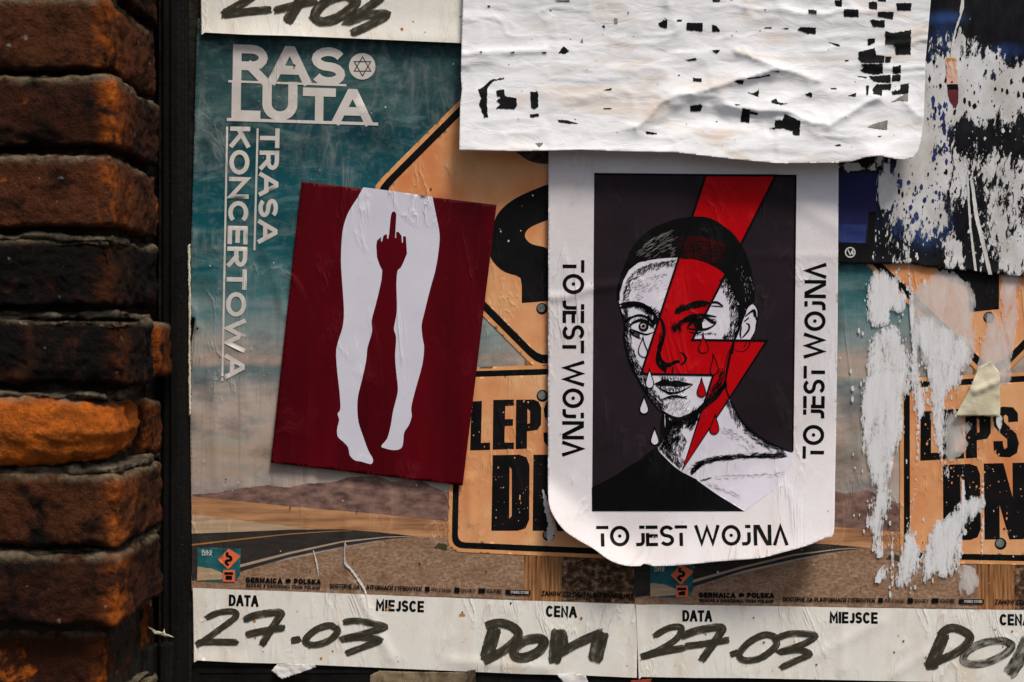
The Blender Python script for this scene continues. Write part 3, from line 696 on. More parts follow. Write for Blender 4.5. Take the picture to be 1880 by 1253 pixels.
# the sheet that hangs above (only its date strip comes into the picture)
up_tf = lambda p: [(q[0] + 14, q[1] - 1153) for q in p]
def invz(z, tfi): return lambda pts: tfi(z(pts))
h_up = lambda x, y: .0085 + .0012 * fbm(x / 80, y / 60, 31, 3) + .004 * np.clip((y - 20) / 50, 0, 1) ** 2 * (.5 + vnoise(x / 90, y * 0, 4)) 
hand_up = [([([(470, -60), (400, 0), (235, 95)], 13), ([(232, 98), (400, 75), (555, 62)], 12), ([(570, 68), (700, 35), (838, 6)], 12), ([(775, -50), (700, 60), (648, 148)], 17),
             ([(1080, 0), (1020, -30), (900, 10), (830, 90), (870, 140), (980, 110), (1090, 20), (1060, -20)], 15), ([(800, 128), (830, 115)], 11),
             ([(1260, -20), (1150, 60), (1045, 135), (1160, 98), (1285, 92), (1190, 155), (1058, 215)], 13)], M_MARK, lambda p: [(q[0] - 14, q[1] + 1153) for q in Z4(p)])]
concert_poster('desert road concert poster hung above the teal one, only its cream date strip in view', up_tf, h_up, hand_up, 90, False)
h_c1 = conc_h(11, [([(572, 870), (566, 960), (560, 1040)], .0022, 5), ([(640, 900), (634, 1000), (640, 1060), (668, 1110), (720, 1210)], .0026, 4), ([(706, 880), (716, 930), (712, 1060)], .0022, 4),
                   ([(485, 450), (505, 520), (525, 580)], .002, 6), ([(790, 900), (795, 1010)], .002, 5), ([(392, 700), (395, 800), (396, 880)], .0018, 5), ([(445, 620), (452, 740)], .0015, 6),
                   ([(860, 880), (865, 960)], .0024, 6), ([(350, 560), (362, 600)], .003, 6), ([(355, 1215), (440, 1216)], .002, 14), ([(830, 1215), (1000, 1226)], .0022, 10)])
concert_poster('teal desert road concert poster with 27.03 DOM on its strip, beside the brick pier', None, h_c1, hand1, 40)
th2 = -.0222; c2, s2_ = math.cos(th2), math.sin(th2)
def T2(p): return [(1280 + (q[0] - 447) * c2 - (q[1] - 1103) * s2_, 1131 + (q[0] - 447) * s2_ + (q[1] - 1103) * c2) for q in p]
def T2i(p): return [(447 + (q[0] - 1280) * c2 + (q[1] - 1131) * s2_, 1103 - (q[0] - 1280) * s2_ + (q[1] - 1131) * c2) for q in p]
ZB = tz(840, 1000, 1.8077); ZD = tz(1500, 1040, 4.947)
hand2 = [([([(652, 305), (700, 278), (742, 276), (730, 310), (680, 345), (612, 374)], 10), ([(606, 374), (680, 356), (756, 343)], 11),
           ([(742, 306), (800, 285), (876, 276), (862, 310), (808, 388)], 12), ([(752, 338), (820, 330), (905, 316)], 10.5)], M_MARK, invz(ZB, T2i)),
         ([([(903, 368), (928, 358)], 10), ([(1062, 310), (1020, 300), (968, 325), (935, 365), (955, 385), (1010, 375), (1058, 335), (1050, 308)], 10.5), ([(1058, 312), (1110, 296), (1186, 302), (1150, 330), (1075, 356), (1130, 350), (1168, 364), (1125, 385), (1072, 410)], 10)], M_MARK, invz(ZB, T2i)),
         ([([(1160, 610), (1090, 770), (1030, 910)], 19), ([(1115, 625), (1200, 565), (1300, 575), (1390, 640), (1340, 730), (1220, 810), (1050, 880)], 13), ([(980, 905), (1095, 895)], 14)], M_MARK, invz(ZD, T2i)),
         ([([(1770, 720), (1700, 680), (1540, 690), (1380, 760), (1330, 850), (1400, 890), (1560, 870), (1720, 790), (1770, 720), (1720, 690)], 12), ([(1930, 640), (1850, 820), (1740, 990)], 22), ([(2000, 700), (1900, 880)], 18)], M_MARK2, invz(ZD, T2i))]
h_c2 = conc_h(23, [([(1560, 700), (1580, 850), (1560, 960)], .002, 6), ([(1545, 1120), (1548, 1230)], .0022, 4), ([(1640, 860), (1630, 960)], .002, 5), ([(1500, 1205), (1620, 1140)], .0016, 9), ([(1640, 1240), (1700, 1200)], .0016, 6)], .0048)
post2 = concert_poster('torn copy of the desert road concert poster, streaked with white scraps', T2, h_c2, hand2, 60, True, 19.0)

# ------------------------------------------------------------------ torn dark poster
def h_dark(x, y): return .0095 + .0012 * fbm(x / 60, y / 110, 51, 2) + .0012 * ridge(x, y, [(1775, 240), (1800, 500)], 6) + .0010 * ridge(x, y, [(1790, 330), (1822, 500)], 5) + .0015 * np.clip((y - 470) / 30, 0, 1)
def blobs(x, y, L):
    z = np.zeros(np.shape(x))
    for cx, cy, rx, ry, a in L: z = np.maximum(z, a * np.exp(-(((x - cx) / rx) ** 2 + ((y - cy) / ry) ** 2) ** 1.5)) if a > 0 else z + a * np.exp(-(((x - cx) / rx) ** 2 + ((y - cy) / ry) ** 2) ** 1.5)
    return z
def f_wear(x, y):
    z = .37 + blobs(x, y, [(1800, 165, 110, 55, .62), (1740, 165, 45, 70, .55), (1700, 300, 48, 90, .50), (1690, 360, 46, 70, .46), (1705, 195, 40, 40, .5), (1660, 330, 34, 45, .50), (1770, 350, 28, 60, .34), (1852, 400, 55, 95, .25), (1830, 310, 50, 60, .17),
                           (1745, 465, 32, 34, .26), (1700, 400, 40, 45, .34), (1625, 350, 17, 36, .56), (1570, 307, 42, 7, .5), (1620, 300, 50, 14, .16), (1640, 455, 30, 40, .02), (1870, 480, 40, 30, .28), (1765, 80, 55, 22, .22), (1850, 20, 24, 9, .25),
                           (1605, 420, 4, 60, .22), (1668, 450, 5, 50, .26), (1780, 10, 6, 60, .26), (1764, 70, 5, 40, .3)])
    z = z + blobs(x, y, [(1783, 400, 12, 95, -.30), (1765, 395, 16, 30, -.30), (1850, 262, 46, 22, -.16), (1800, 5, 140, 42, -.40), (1850, 62, 60, 26, -.22), (1770, 245, 20, 20, -.24), (1722, 280, 18, 18, -.3), (1832, 165, 14, 40, -.30), (1812, 140, 22, 16, -.34), (1570, 390, 42, 72, -.4), (1710, 470, 30, 22, -.26), (1720, 70, 14, 40, -.1), (1640, 305, 6, 18, -.4), (1672, 305, 6, 18, -.3), (1590, 300, 10, 10, -.3)])
    return z
def f_blue(x, y):
    return np.clip(blobs(x, y, [(1735, 70, 22, 34, .5), (1732, 34, 34, 12, .9), (1715, 225, 26, 45, .9), (1690, 350, 28, 40, .9), (1650, 350, 22, 60, 1.0), (1560, 380, 50, 50, .5), (1700, 410, 40, 40, .8), (1812, 125, 24, 18, .5), (1850, 95, 26, 14, .8), (1780, 130, 20, 14, .5), (1712, 120, 10, 60, .6)]), 0, 1)
t = NT('torn_dark_print'); w = t.attr('wear'); bl = t.attr('blue')
n1 = t.noise(t.uv(3.2, 1.1, .18), 13, 8, .68, .5); n2 = t.noise(t.uv(2.4, .8, .12), 60, 7, .75, .4)
nn = t.math('ADD', t.math('MULTIPLY', n1, .5), t.math('MULTIPLY', n2, .5))
mask = t.ramp(t.math('ADD', t.math('MULTIPLY', t.math('SUBTRACT', nn, .5), 2.3), w), [(.497, 0), (.515, 1)])
blue = t.ramp(t.noise(t.uv(1.4, .7), 14, 5, .6), [(.35, C(26, 36, 72)), (.6, C(46, 74, 124)), (.75, C(74, 106, 152))])
dark = t.ramp(t.noise(t.uv(2, .8), 18, 6, .65), [(.4, C(15, 15, 17)), (.66, C(30, 31, 33)), (.8, C(64, 64, 64))])
pr = t.mix(dark, blue, bl)
pap = t.ramp(t.noise(t.uv(1, .6), 16, 6, .65), [(.36, C(178, 174, 168)), (.62, C(208, 208, 208))])
t.color(t.mix(pr, pap, mask), t.ramp(mask, [(0, .38), (1, .75)])); t.bump(t.math('ADD', t.math('MULTIPLY', mask, -1.0), t.math('MULTIPLY', n2, .5)), .0007, .8); M_TORN = t.m
dk = Sheet('torn_poster', 'black and blue poster worn to white flakes, glued over the torn concert poster', 'poster',
           ragged([(1522, 482), (1522, -90), (2010, -90), (2012, 512), (1880, 508)], .3, 10, 2, False) + ragged([(1818, 502), (1790, 498), (1755, 495), (1700, 490), (1671, 484), (1600, 485), (1540, 483.5)], 1.1, 2.5, 3, False),
           h_dark, M_TORN, 7, attrs={'wear': f_wear, 'blue': f_blue})
ZE = tz(1690, 0, 6.263); ZV = tz(1530, 290, 5.968)
M_NAVY = ink('navy_print', C(34, 38, 78), .45, .4, C(28, 28, 62), 1, 1, 12); M_NAVY2 = ink('blue_print', C(48, 62, 112), .45, .4, C(32, 38, 84), 1, 3, 12)
dk.area('navy_panel', [ragged(ZV([(20, 165), (470, 170), (470, 575), (380, 590), (365, 730), (20, 720)]), .5, 5, 8)], M_NAVY, 1.2)
dk.area('navy_panel', [ragged(ZV([(20, 722), (365, 732), (350, 935), (20, 925)]), .3, 5, 9)], M_NAVY2, 1.2)
dk.area('black_panel', [ragged(ZV([(20, 930), (380, 940), (385, 588), (470, 588), (440, 900), (440, 1140), (20, 1135)]), .5, 5, 10)], M_BLACKW, 1.3)
cr = dk.area('crayon', [ZE([(285, 690), (300, 665), (408, 670), (420, 700), (432, 968), (305, 972)])], ink('crayon_pink', C(214, 160, 140), .6, .3, C(206, 178, 158), 1, 1, 30), 2)
dk.area('crayon_top', [ragged(ZE([(298, 690), (310, 668), (405, 672), (418, 712), (360, 690), (310, 720)]), .4, 1.5, 4)], ink('crayon_ochre', C(190, 140, 60), .6, .3), 2.6, parent=cr)
dk.area('crayon_band', [ZE([(305, 968), (430, 968), (438, 1032), (312, 1034)])], M_BLACK, 2, parent=cr)
dk.area('crayon_tip', [ragged(ZE([(312, 1034), (438, 1032), (436, 1180), (405, 1253), (340, 1170), (318, 1100)]), .3, 3, 5)], ink('crayon_maroon', C(104, 46, 50), .6, .3), 2, parent=cr)
rg = dk.strokes('round_mark', quads(disc(*ZV([(186, 1036)])[0], 8.8, 20), 2.0, True), M_FLECKW, 2.4)
dk.strokes('mark_letters', quads(ZV([(160, 1005), (185, 1062), (215, 1005)]), 1.9) + quads(ZV([(205, 1020), (210, 1062)]), 1.7) + quads(ZV([(200, 1045), (222, 1015)]), 1.5) + quads(ZV([(212, 1035), (228, 1060)]), 1.5), M_FLECKW, 2.6, parent=rg)
flecks(dk, 'dark_fleck', (1700, 95, 1885, 235), 130, M_BLACK, 2, 77, .5, 4.2, 2.0); flecks(dk, 'dark_fleck', (1640, 300, 1760, 470), 90, M_BLACK, 2, 78, .5, 3.4, 2.2); flecks(dk, 'blue_fleck', (1700, 175, 1740, 300), 50, M_NAVY2, 2.2, 79, .6, 5.0, 2.0); flecks(dk, 'blue_fleck', (1640, 330, 1730, 440), 70, M_NAVY2, 2.2, 80, .6, 5.0, 1.8); flecks(dk, 'pale_fleck', (1750, 235, 1885, 490), 120, M_FLECKW, 2.2, 81, .5, 3.6, 1.8); flecks(dk, 'pale_fleck', (1600, 395, 1700, 482), 50, M_FLECKW, 2.2, 82, .5, 2.6, 3.0)
M_TORNW = paper_mat('torn_white_paper', C(210, 208, 204), C(176, 168, 152), .6, .75, 1, .6, .4, .7)
dk.area('torn_strip', [ragged(ZE([(478, -20), (505, -20), (500, 90), (470, 190), (440, 280), (415, 340), (400, 430), (385, 560), (352, 670), (345, 600), (378, 420), (420, 270), (455, 170), (450, 110)]), .8, 2.5, 6)], M_TORNW, 2.6)
dk.area('torn_strip', [ragged([(1781, 330), (1787, 330), (1797, 400), (1812, 460), (1822, 505), (1815, 504), (1803, 455), (1790, 400)], .6, 3, 16)], M_TORNW, 2.6)
dk.area('torn_strip', [ragged([(1774, 320), (1778, 320), (1784, 420), (1794, 498), (1789, 497), (1780, 420)], .5, 3, 17)], M_TORNW, 2.6)

# scraps of an older sheet left on the torn concert poster: each clings to the paper below
t = NT('clinging_scrap'); a = t.noise(t.uv(4.2, .8, .05), 15, 7, .7, .5); b = t.noise(t.uv(2, .8), 130, 4, .7)
t.color(t.ramp(a, [(.35, C(206, 206, 204)), (.65, C(224, 224, 224))]), .75)
th_ = t.math('ADD', t.math('ADD', t.math('MULTIPLY', a, .80), t.math('MULTIPLY', b, .55)), t.math('MULTIPLY', t.attr('edge'), .20)); t.alpha(t.ramp(th_, [(.705, .0), (.718, .58), (.84, .92)])); t.bump(th_, .0006, .7); M_SCRAP = t.m
t = NT('thin_scrap'); a = t.noise(t.uv(2.0, .8), 16, 7, .7, .5); t.color(C(220, 214, 208), .75); t.alpha(t.ramp(t.math('ADD', a, t.math('MULTIPLY', t.attr('edge'), .22)), [(.50, .0), (.55, .40), (.85, .72)])); M_THIN = t.m
t = NT('cream_scrap'); a = t.noise(t.uv(), 22, 5, .6); t.color(t.ramp(a, [(.35, C(186, 176, 146)), (.65, C(214, 206, 178))]), .6); t.bump(a, .002, .8); M_CREAM = t.m
Z5p = tz(1520, 280, 2.983); Z6p = tz(1520, 660, 2.847)
scr = [
 (Z5p([(240, 690), (290, 650), (390, 690), (385, 740), (415, 790), (400, 880), (340, 850), (330, 930), (215, 935), (225, 780)]), M_SCRAP, 'pale scrap'),
 (Z5p([(440, 625), (450, 625), (470, 760), (500, 1253), (478, 1253), (455, 1000)]), M_SCRAP, ''),
 (Z5p([(470, 790), (560, 690), (660, 650), (740, 720), (790, 750), (800, 1050), (740, 1190), (620, 1253), (560, 1200), (500, 1100), (470, 950)]), M_THIN, ''),
 (Z5p([(230, 1040), (350, 960), (420, 1040), (450, 1253), (440, 1330), (240, 1330), (222, 1200)]), M_SCRAP, ''),
 (Z5p([(470, 950), (560, 900), (700, 1000), (790, 1060), (740, 1190), (620, 1240), (560, 1230), (540, 1120), (480, 1060)]), M_SCRAP, ''),
 (Z5p([(900, 668), (912, 850), (940, 960), (1000, 1253), (820, 1253), (850, 1060), (880, 900)]), M_THIN, ''),
 (Z5p([(960, 690), (1062, 680), (1040, 900), (990, 1180), (960, 1000)]), M_THIN, ''),
 (Z6p([(215, 80), (400, 60), (395, 250), (385, 390), (335, 560), (305, 680), (255, 680), (215, 600), (185, 400), (180, 200)]), M_SCRAP, ''),
 (Z6p([(250, 690), (310, 680), (325, 760), (280, 880), (292, 1000), (262, 1025), (235, 980), (228, 890), (213, 850)]), M_SCRAP, ''),
 (Z6p([(430, 0), (470, 0), (500, 180), (520, 260), (470, 300), (448, 180)]), M_SCRAP, ''),
 (Z6p([(462, 280), (480, 280), (478, 500), (455, 760), (440, 800), (462, 500)]), M_SCRAP, ''),
 (Z6p([(530, 20), (610, 20), (700, 60), (680, 160), (625, 200), (620, 330), (635, 600), (615, 600), (590, 500), (555, 420), (540, 250)]), M_SCRAP, ''),
 (Z6p([(560, 860), (620, 840), (700, 740), (800, 730), (808, 790), (720, 880), (690, 930), (690, 1050), (640, 1130), (560, 1120), (500, 1170), (490, 1060), (520, 940)]), M_SCRAP, ''),
 (Z6p([(400, 960), (430, 830), (450, 900), (480, 1040), (430, 1165), (355, 1160)]), M_SCRAP, ''),
 (Z6p([(245, 1150), (300, 1085), (305, 1150)]), M_SCRAP, ''),
 (Z6p([(330, 900), (345, 880), (345, 1155), (330, 1155)]), M_SCRAP, ''),
 (Z6p([(700, 610), (716, 610), (722, 760), (712, 860), (700, 860)]), M_SCRAP, ''),
 (Z6p([(880, 300), (915, 300), (905, 375), (890, 370)]), M_SCRAP, ''),
 (Z6p([(640, 260), (690, 300), (740, 330), (735, 440), (680, 500), (630, 520), (610, 430)]), M_THIN, ''),
 (Z6p([(805, 560), (818, 560), (812, 1030), (802, 1030)]), M_SCRAP, ''),
 (Z6p([(690, 1090), (770, 1110), (775, 1180), (710, 1230), (690, 1160)]), M_THIN, ''),
]
def grow(p, d):
    c = np.mean(np.array(p), 0); out = []
    for q in p:
        v_ = np.array(q) - c; l_ = np.linalg.norm(v_) + 1e-6; out.append(tuple(c + v_ * (1 + d / l_)))
    return out
for k, (p, m, _) in enumerate(scr):
    thin = k in (1, 10, 15, 16, 17, 19)
    q = ragged(grow(smooth(p, 3), 1.0 if thin else 5.0), .5 if thin else 1.2, 2.4, 200 + k); wd = 3.0 if thin else 15.0
    cl = q + [q[0]]
    post2.area('torn_scrap', [T2i(q)], m, 11 + .25 * k, rule='odd', attrs={'edge': lambda x, y, cl=cl, wd=wd: np.clip(seg_dist(x, y, cl) / wd, 0, 1)})
fk = []; rf = random.Random(91)
for _ in range(150):
    p = scr[rf.choice([0, 2, 3, 4, 7, 8, 11, 12, 13])][0]; b_ = rf.choice(p); x = b_[0] + rf.gauss(0, 16); y = b_[1] + rf.gauss(0, 20); l_ = rf.uniform(1.2, 7) * rf.random() ** .5 + .8; w_ = l_ * rf.uniform(.25, .6)
    fk.append(ragged(disc(x, y, w_, 8, l_), .5, 1.2, rf.randrange(9999)))
post2.strokes('scrap_flakes', [T2i(q) for q in fk], M_FLECKW, 10.8)['kind'] = 'stuff'
Sheet('folded_scrap', 'folded cream paper scrap stuck below the bent arrow sign on the torn poster', 'paper scrap', ragged(Z6p([(790, 40), (850, 10), (900, 70), (902, 300), (800, 296), (665, 300), (740, 160)]), .8, 4, 5),
      lambda x, y: .0125 + .004 * fbm(x / 26, y / 26, 66, 3) + .0025 * ridge(x, y, [(1790, 720), (1834, 700)], 5), M_CREAM, 5)

# ------------------------------------------------------------------ red poster with legs and raised finger
RED = C(112, 6, 16); RED2 = C(78, 2, 12)
M_DKRED = ink('deep_red_print', C(88, 2, 12), .5, .3, C(58, 1, 8), 2, .3, 5)
M_LEG = ink('leg_white', C(204, 202, 210), .5, .1, C(194, 192, 202), 1, 1, 6)
def h_red(x, y):
    u = (x - 540) / 330; z = .0092 + .0012 * fbm(x / 110, y / 300, 61, 3)
    z = z + .0012 * ridge(x, y, [(640, 330), (600, 860)], 24) + .0035 * np.clip((y - 780) / 110, 0, 1) ** 2 * np.clip((640 - x) / 140, 0, 1) + .002 * np.clip((x - 850) / 60, 0, 1) ** 2
    return z
rp = Sheet('red_poster', 'dark red sheet with white legs and a raised middle finger, pasted askew', 'poster', ragged([(553.5, 333.5), (911.5, 376.5), (849.4, 892), (497, 849.6)], .25, 9, 3), h_red, M_DKRED, 8)
Zr = tz(480, 320, 2.16)
legs = [(404, 52), (540, 70), (678, 90), (693, 165), (706, 235), (703, 300), (690, 380), (668, 460), (646, 550), (635, 600), (639, 650), (645, 690), (637, 760), (612, 850), (594, 925), (596, 960), (585, 995), (566, 1025), (562, 1065), (553, 1088), (525, 1095), (490, 1088), (475, 1078), (498, 1050), (512, 1000), (522, 940), (535, 890), (541, 850), (534, 780), (530, 720), (534, 650), (526, 620), (527, 600), (537, 540), (535, 450), (537, 400), (541, 380)]
hand = [(552, 372), (563, 350), (577, 315), (573, 247), (561, 247), (561, 272), (557, 272), (555, 244), (543, 229), (534, 230), (534, 254), (530, 252), (535, 160), (529, 148), (518, 150), (513, 165), (506, 238), (502, 258), (498, 254), (498, 238), (484, 243), (478, 268), (474, 266), (474, 249), (458, 264), (455, 284), (458, 330), (468, 360), (479, 382)]
legs2 = [(476, 420), (465, 470), (450, 530), (437, 580), (439, 620), (432, 650), (420, 690), (415, 740), (400, 810), (383, 880), (380, 930), (385, 985), (403, 1040), (423, 1095), (442, 1130), (438, 1148), (425, 1149), (395, 1140), (370, 1135), (350, 1115), (344, 1085), (325, 1062), (303, 1042), (300, 1010), (308, 975), (302, 950), (313, 930), (309, 860), (300, 780), (296, 710), (302, 670), (322, 605), (327, 540), (320, 430), (315, 340), (320, 240), (330, 190), (348, 145), (380, 95)]
rp.area('legs_print', [Zr(smooth(legs[2:], 3, False) + hand + smooth(legs2, 3, False) + [legs[0], legs[1]])], M_LEG, 1.5, L=10)
flecks(rp, 'pale_fleck', (560, 400, 850, 850), 14, ink('dust_red', C(150, 90, 90), .7, .2), 2, 5, .5, 1.3)

# ------------------------------------------------------------------ portrait poster
def h_por(x, y):
    z = .0128 + .0012 * fbm(x / 120, y / 160, 71, 2) + .0018 * ridge(x, y, [(1005, 546), (1040, 545), (1080, 531), (1140, 522)], 8.5) + .0012 * ridge(x, y, [(1430, 350), (1540, 420)], 16)
    z = z + .0010 * np.sin(y / 46.0 + x / 150) * np.clip((x - 1380) / 150, 0, 1) + .0006 * ridge(x, y, [(1380, 470), (1540, 470)], 8)
    d = (-(x - 1007) * 150 + (y - 884) * 173) / 229 * S                     # lower left corner curls forward
    k = .004; d = k * np.log1p(np.exp(np.clip(d / k, -30, 30))); z = z + .62 * d + 5 * d ** 2
    d = ((x - 1262) * 155 + (y - 938) * 255) / 298 * S                      # lower right
    k = .007; d = k * np.log1p(np.exp(np.clip(d / k, -30, 30))); z = z + .27 * d + .4 * d ** 2
    d = (y - 985) * S; k = .006; d = k * np.log1p(np.exp(np.clip(d / k, -30, 30))); z = z + .22 * d
    z = z - .003 * ridge(x, y, [(1165, 1040), (1186, 1015), (1196, 990)], 7)
    return z
M_POSTER = paper_mat('portrait_paper', C(214, 210, 211), C(200, 184, 172), .5, .5, 1, .6, .42, .75, .00012, .15)
por = Sheet('portrait_poster', 'white poster of a woman crossed by a red lightning bolt, lower corners curling', 'poster',
   [(1006, 860), (1007, 262), (1540, 262), (1538, 600), (1535, 800)] + smooth([(1533, 895), (1532, 965), (1528, 985), (1516, 988), (1482.6, 1002), (1436, 1015), (1395, 1025), (1322, 1031), (1251, 1038), (1200, 1040)], 4, False) + [(1182, 1035), (1176, 1039.5)] + smooth([(1160, 1040), (1140, 1037), (1116, 1027), (1090, 1008), (1060, 991), (1036, 974), (1018, 950), (1008, 925), (1006, 880)], 4, False), h_por, M_POSTER, 5)
M_PLUM = ink('plum_ground', C(40, 31, 36), .42, .3, C(30, 24, 28), 1, 1, 6)
M_SKIN = ink('portrait_white', C(212, 208, 214), .5, .1, C(200, 194, 204), 1, 1, 20)
M_RED = ink('bolt_red', C(178, 4, 12), .42, .25, C(158, 2, 10), 1, 1, 9)
M_INK = ink('drawing_ink', C(9, 8, 9), .5, .2); M_HAIR = ink('hair_ink', C(8, 8, 9), .5, .3, C(13, 12, 13), 1, 1, 40)
M_DRED = ink('hair_red', C(64, 12, 10), .5, .3); M_HGREY = ink('hair_glint', C(150, 144, 140), .5, .3); M_SGREY = ink('soft_pencil', C(146, 138, 142), .5, .3)
por.area('dark_ground', [[(1091, 318), (1461, 321.5), (1455, 830), (1366, 939), (1087, 939)]], M_PLUM, 1.0, L=6)
a1 = tz(1120, 470, 7.83); a2 = tz(1240, 490, 6.96); a3 = tz(1120, 600, 7.83); a4 = tz(1250, 610, 6.96); a5 = tz(1080, 740, 5.965); a6 = tz(1240, 740, 5.965)
dress = a5([(40, 925), (160, 870), (280, 805), (420, 712), (540, 640), (640, 560), (740, 480), (775, 530), (880, 640), (950, 705), (1030, 760), (1190, 840)]) + a6([(245, 855), (330, 925), (450, 1000), (610, 1100), (756, 1187)]) + [(1087, 939)]
faceL = [(1134, 545), (1138, 564.5), (1145.5, 587.5), (1147, 604), (1146, 620), (1150.6, 644.7), (1159.6, 672.8), (1171, 694.5), (1184, 718.8), (1191.5, 730), (1209.4, 752), (1219, 759)]
neckR = [(1453, 830.5), (1438, 824.7), (1409, 812), (1382.5, 793.6), (1362, 774), (1350.6, 753.7), (1339, 730.7), (1333, 713.5), (1332.6, 696), (1337.6, 670), (1342, 648)]
ear = [(1346, 640), (1355, 646), (1366.4, 645), (1375, 635), (1379.4, 622), (1386.5, 609), (1389.4, 593.4), (1392, 577.6), (1389.4, 564.7), (1381.5, 557.5), (1372, 566), (1368, 580)]
hairline = [(1358, 560), (1346, 537), (1330.5, 504), (1304, 486), (1281, 478), (1262, 475), (1242, 473), (1209, 475), (1173, 482), (1155, 496), (1145, 515), (1138, 538)]
skin = faceL + [(1218, 775), (1216, 800), (1208, 822)] + a5([(775, 530), (880, 640), (950, 705), (1030, 760), (1190, 840)]) + a6([(245, 855), (450, 1000), (756, 1187)]) + [(1420, 900), (1455, 850)] + neckR + ear + [(1359, 600)] + hairline
por.area('skin', [skin], M_SKIN, 2.0, L=6)
por.area('dress', [dress], M_INK, 2.8, L=6)
boltp = [(1295.9, 322), (1424.5, 322.5), (1271, 624.5), (1408, 626), (1253, 863), (1309.6, 689), (1177, 687)]
bo = por.area('lightning_bolt', [boltp], M_RED, 3.0, L=6)
hair = smooth([(1132.5, 552), (1132.5, 535), (1137.4, 512), (1147, 486), (1160, 456.5), (1183, 430), (1209, 414), (1235.6, 404), (1261.8, 399), (1281.4, 397.6), (1304.3, 401), (1327, 414), (1347, 430), (1363, 453), (1376, 482.7), (1383, 515.4), (1386, 548), (1381, 557)], 4, False) + [(1371, 566), (1366, 582), (1361, 600), (1352, 622), (1347, 622), (1355, 600), (1357, 580)] + smooth(hairline, 4, False) + [(1138, 552)]
hr = por.area('hair', [hair], M_HAIR, 3.9, L=6)
pr = random.Random(21)
def taper(pts, w, n=None): 
    m = len(pts); return quads(pts, [max(.22, w * 1.04 * math.sin(math.pi * (i + .35) / (m - .3)) ** .7) for i in range(m)])
def hatch(path, spread, n, ang, length, w, jit=.25, bias=0.0):
    """short pen strokes scattered along a line"""
    out = []; p = resample(path, 2, False); r = pr
    for _ in range(int(n * 1.35)):
        i = r.randrange(len(p) - 1); t_ = Vector((p[i + 1][0] - p[i][0], p[i + 1][1] - p[i][1])).normalized(); nn = Vector((-t_.y, t_.x))
        off = bias + spread * (r.random() ** 1.6) * (1 if bias is not None else 1); c = Vector(p[i]) + nn * off
        a = ang + r.gauss(0, jit); L = length * r.uniform(.5, 1.3); d = Vector((math.cos(a), math.sin(a))) * L / 2; bow = Vector((-d.y, d.x)) * r.uniform(-.25, .25)
        out += taper([tuple(c - d), tuple(c - d * .3 + bow), tuple(c + d * .4 + bow), tuple(c + d)], w * r.uniform(.45, 1.0))
    return out
def line(z, pts, w, tap=True):
    p = smooth(z(pts), 5, False) if len(pts) > 2 else z(pts)
    return taper(p, w) if tap else quads(p, w)
# hair glints
gl = hatch([(1172, 462), (1195, 440), (1232, 424)], 34, 60, -.52, 15, .5, .12) + hatch([(1235, 450), (1240, 470)], 10, 14, -.6, 5, .8) + hatch(a2([(780, 20), (900, 300), (880, 560)]), -12, 18, 1.4, 4, .8) + hatch(a2([(930, 100), (960, 300)]), -6, 8, 1.3, 4, .7)
por.strokes('hair_highlights', gl, M_HGREY, 4.5, parent=hr)['kind'] = 'stuff'
por.strokes('hair_highlights', hatch([(1252, 440), (1290, 436), (1330, 450)], 36, 90, .18, 26, 1.2, .12) + hatch([(1262, 470), (1310, 482)], -8, 20, .35, 22, 1.0, .1), M_DRED, 4.5, parent=hr)['kind'] = 'stuff'
K = []
# outlines of face, neck, ear
K += taper(smooth(faceL, 4, False), 4.2) + taper(smooth(neckR[:7], 4, False), 4.2) + quads(smooth(neckR[6:], 3, False), 3.2)
K += line(a5, [(825, 110), (812, 230), (815, 360), (770, 480)], 9) + line(a5, [(845, 130), (870, 200), (860, 330), (830, 400)], 8)
K += line(a5, [(800, 80), (900, 150), (1000, 178), (1100, 150), (1200, 90)], 7) + line(a4, [(-40, 1130), (120, 1075), (240, 1000), (320, 920), (420, 850), (520, 740), (570, 600)], 10) + line(a4, [(300, 930), (420, 820), (540, 690)], 5)
K += line(a4, [(590, 700), (575, 600), (600, 430), (640, 240), (690, 80), (740, -60)], 4.2) + line(a4, [(570, 640), (545, 700), (470, 770)], 8) + line(a4, [(560, 440), (540, 600), (450, 730)], 2.5) + line(a4, [(630, 200), (590, 320), (560, 480)], 1.6)
K += line(a2, [(900, 630), (915, 540), (985, 470), (1040, 520), (1058, 610), (1035, 740), (1020, 830), (960, 940), (940, 1020), (870, 1080), (800, 1080), (740, 1045)], 2.2)
K += line(a2, [(890, 640), (960, 580), (1010, 560), (1030, 640), (1040, 690)], 4) + line(a2, [(1000, 570), (1015, 640)], 4) + line(a2, [(880, 700), (940, 650)], 3) + line(a2, [(900, 720), (940, 740), (940, 800), (890, 870), (850, 910)], 3.4) + line(a2, [(850, 760), (830, 850), (840, 920)], 3) + line(a2, [(880, 1030), (910, 970)], 2.5)
K += quads(smooth([(1356, 560), (1358, 598), (1349, 622), (1344, 650)], 4, False), 4)
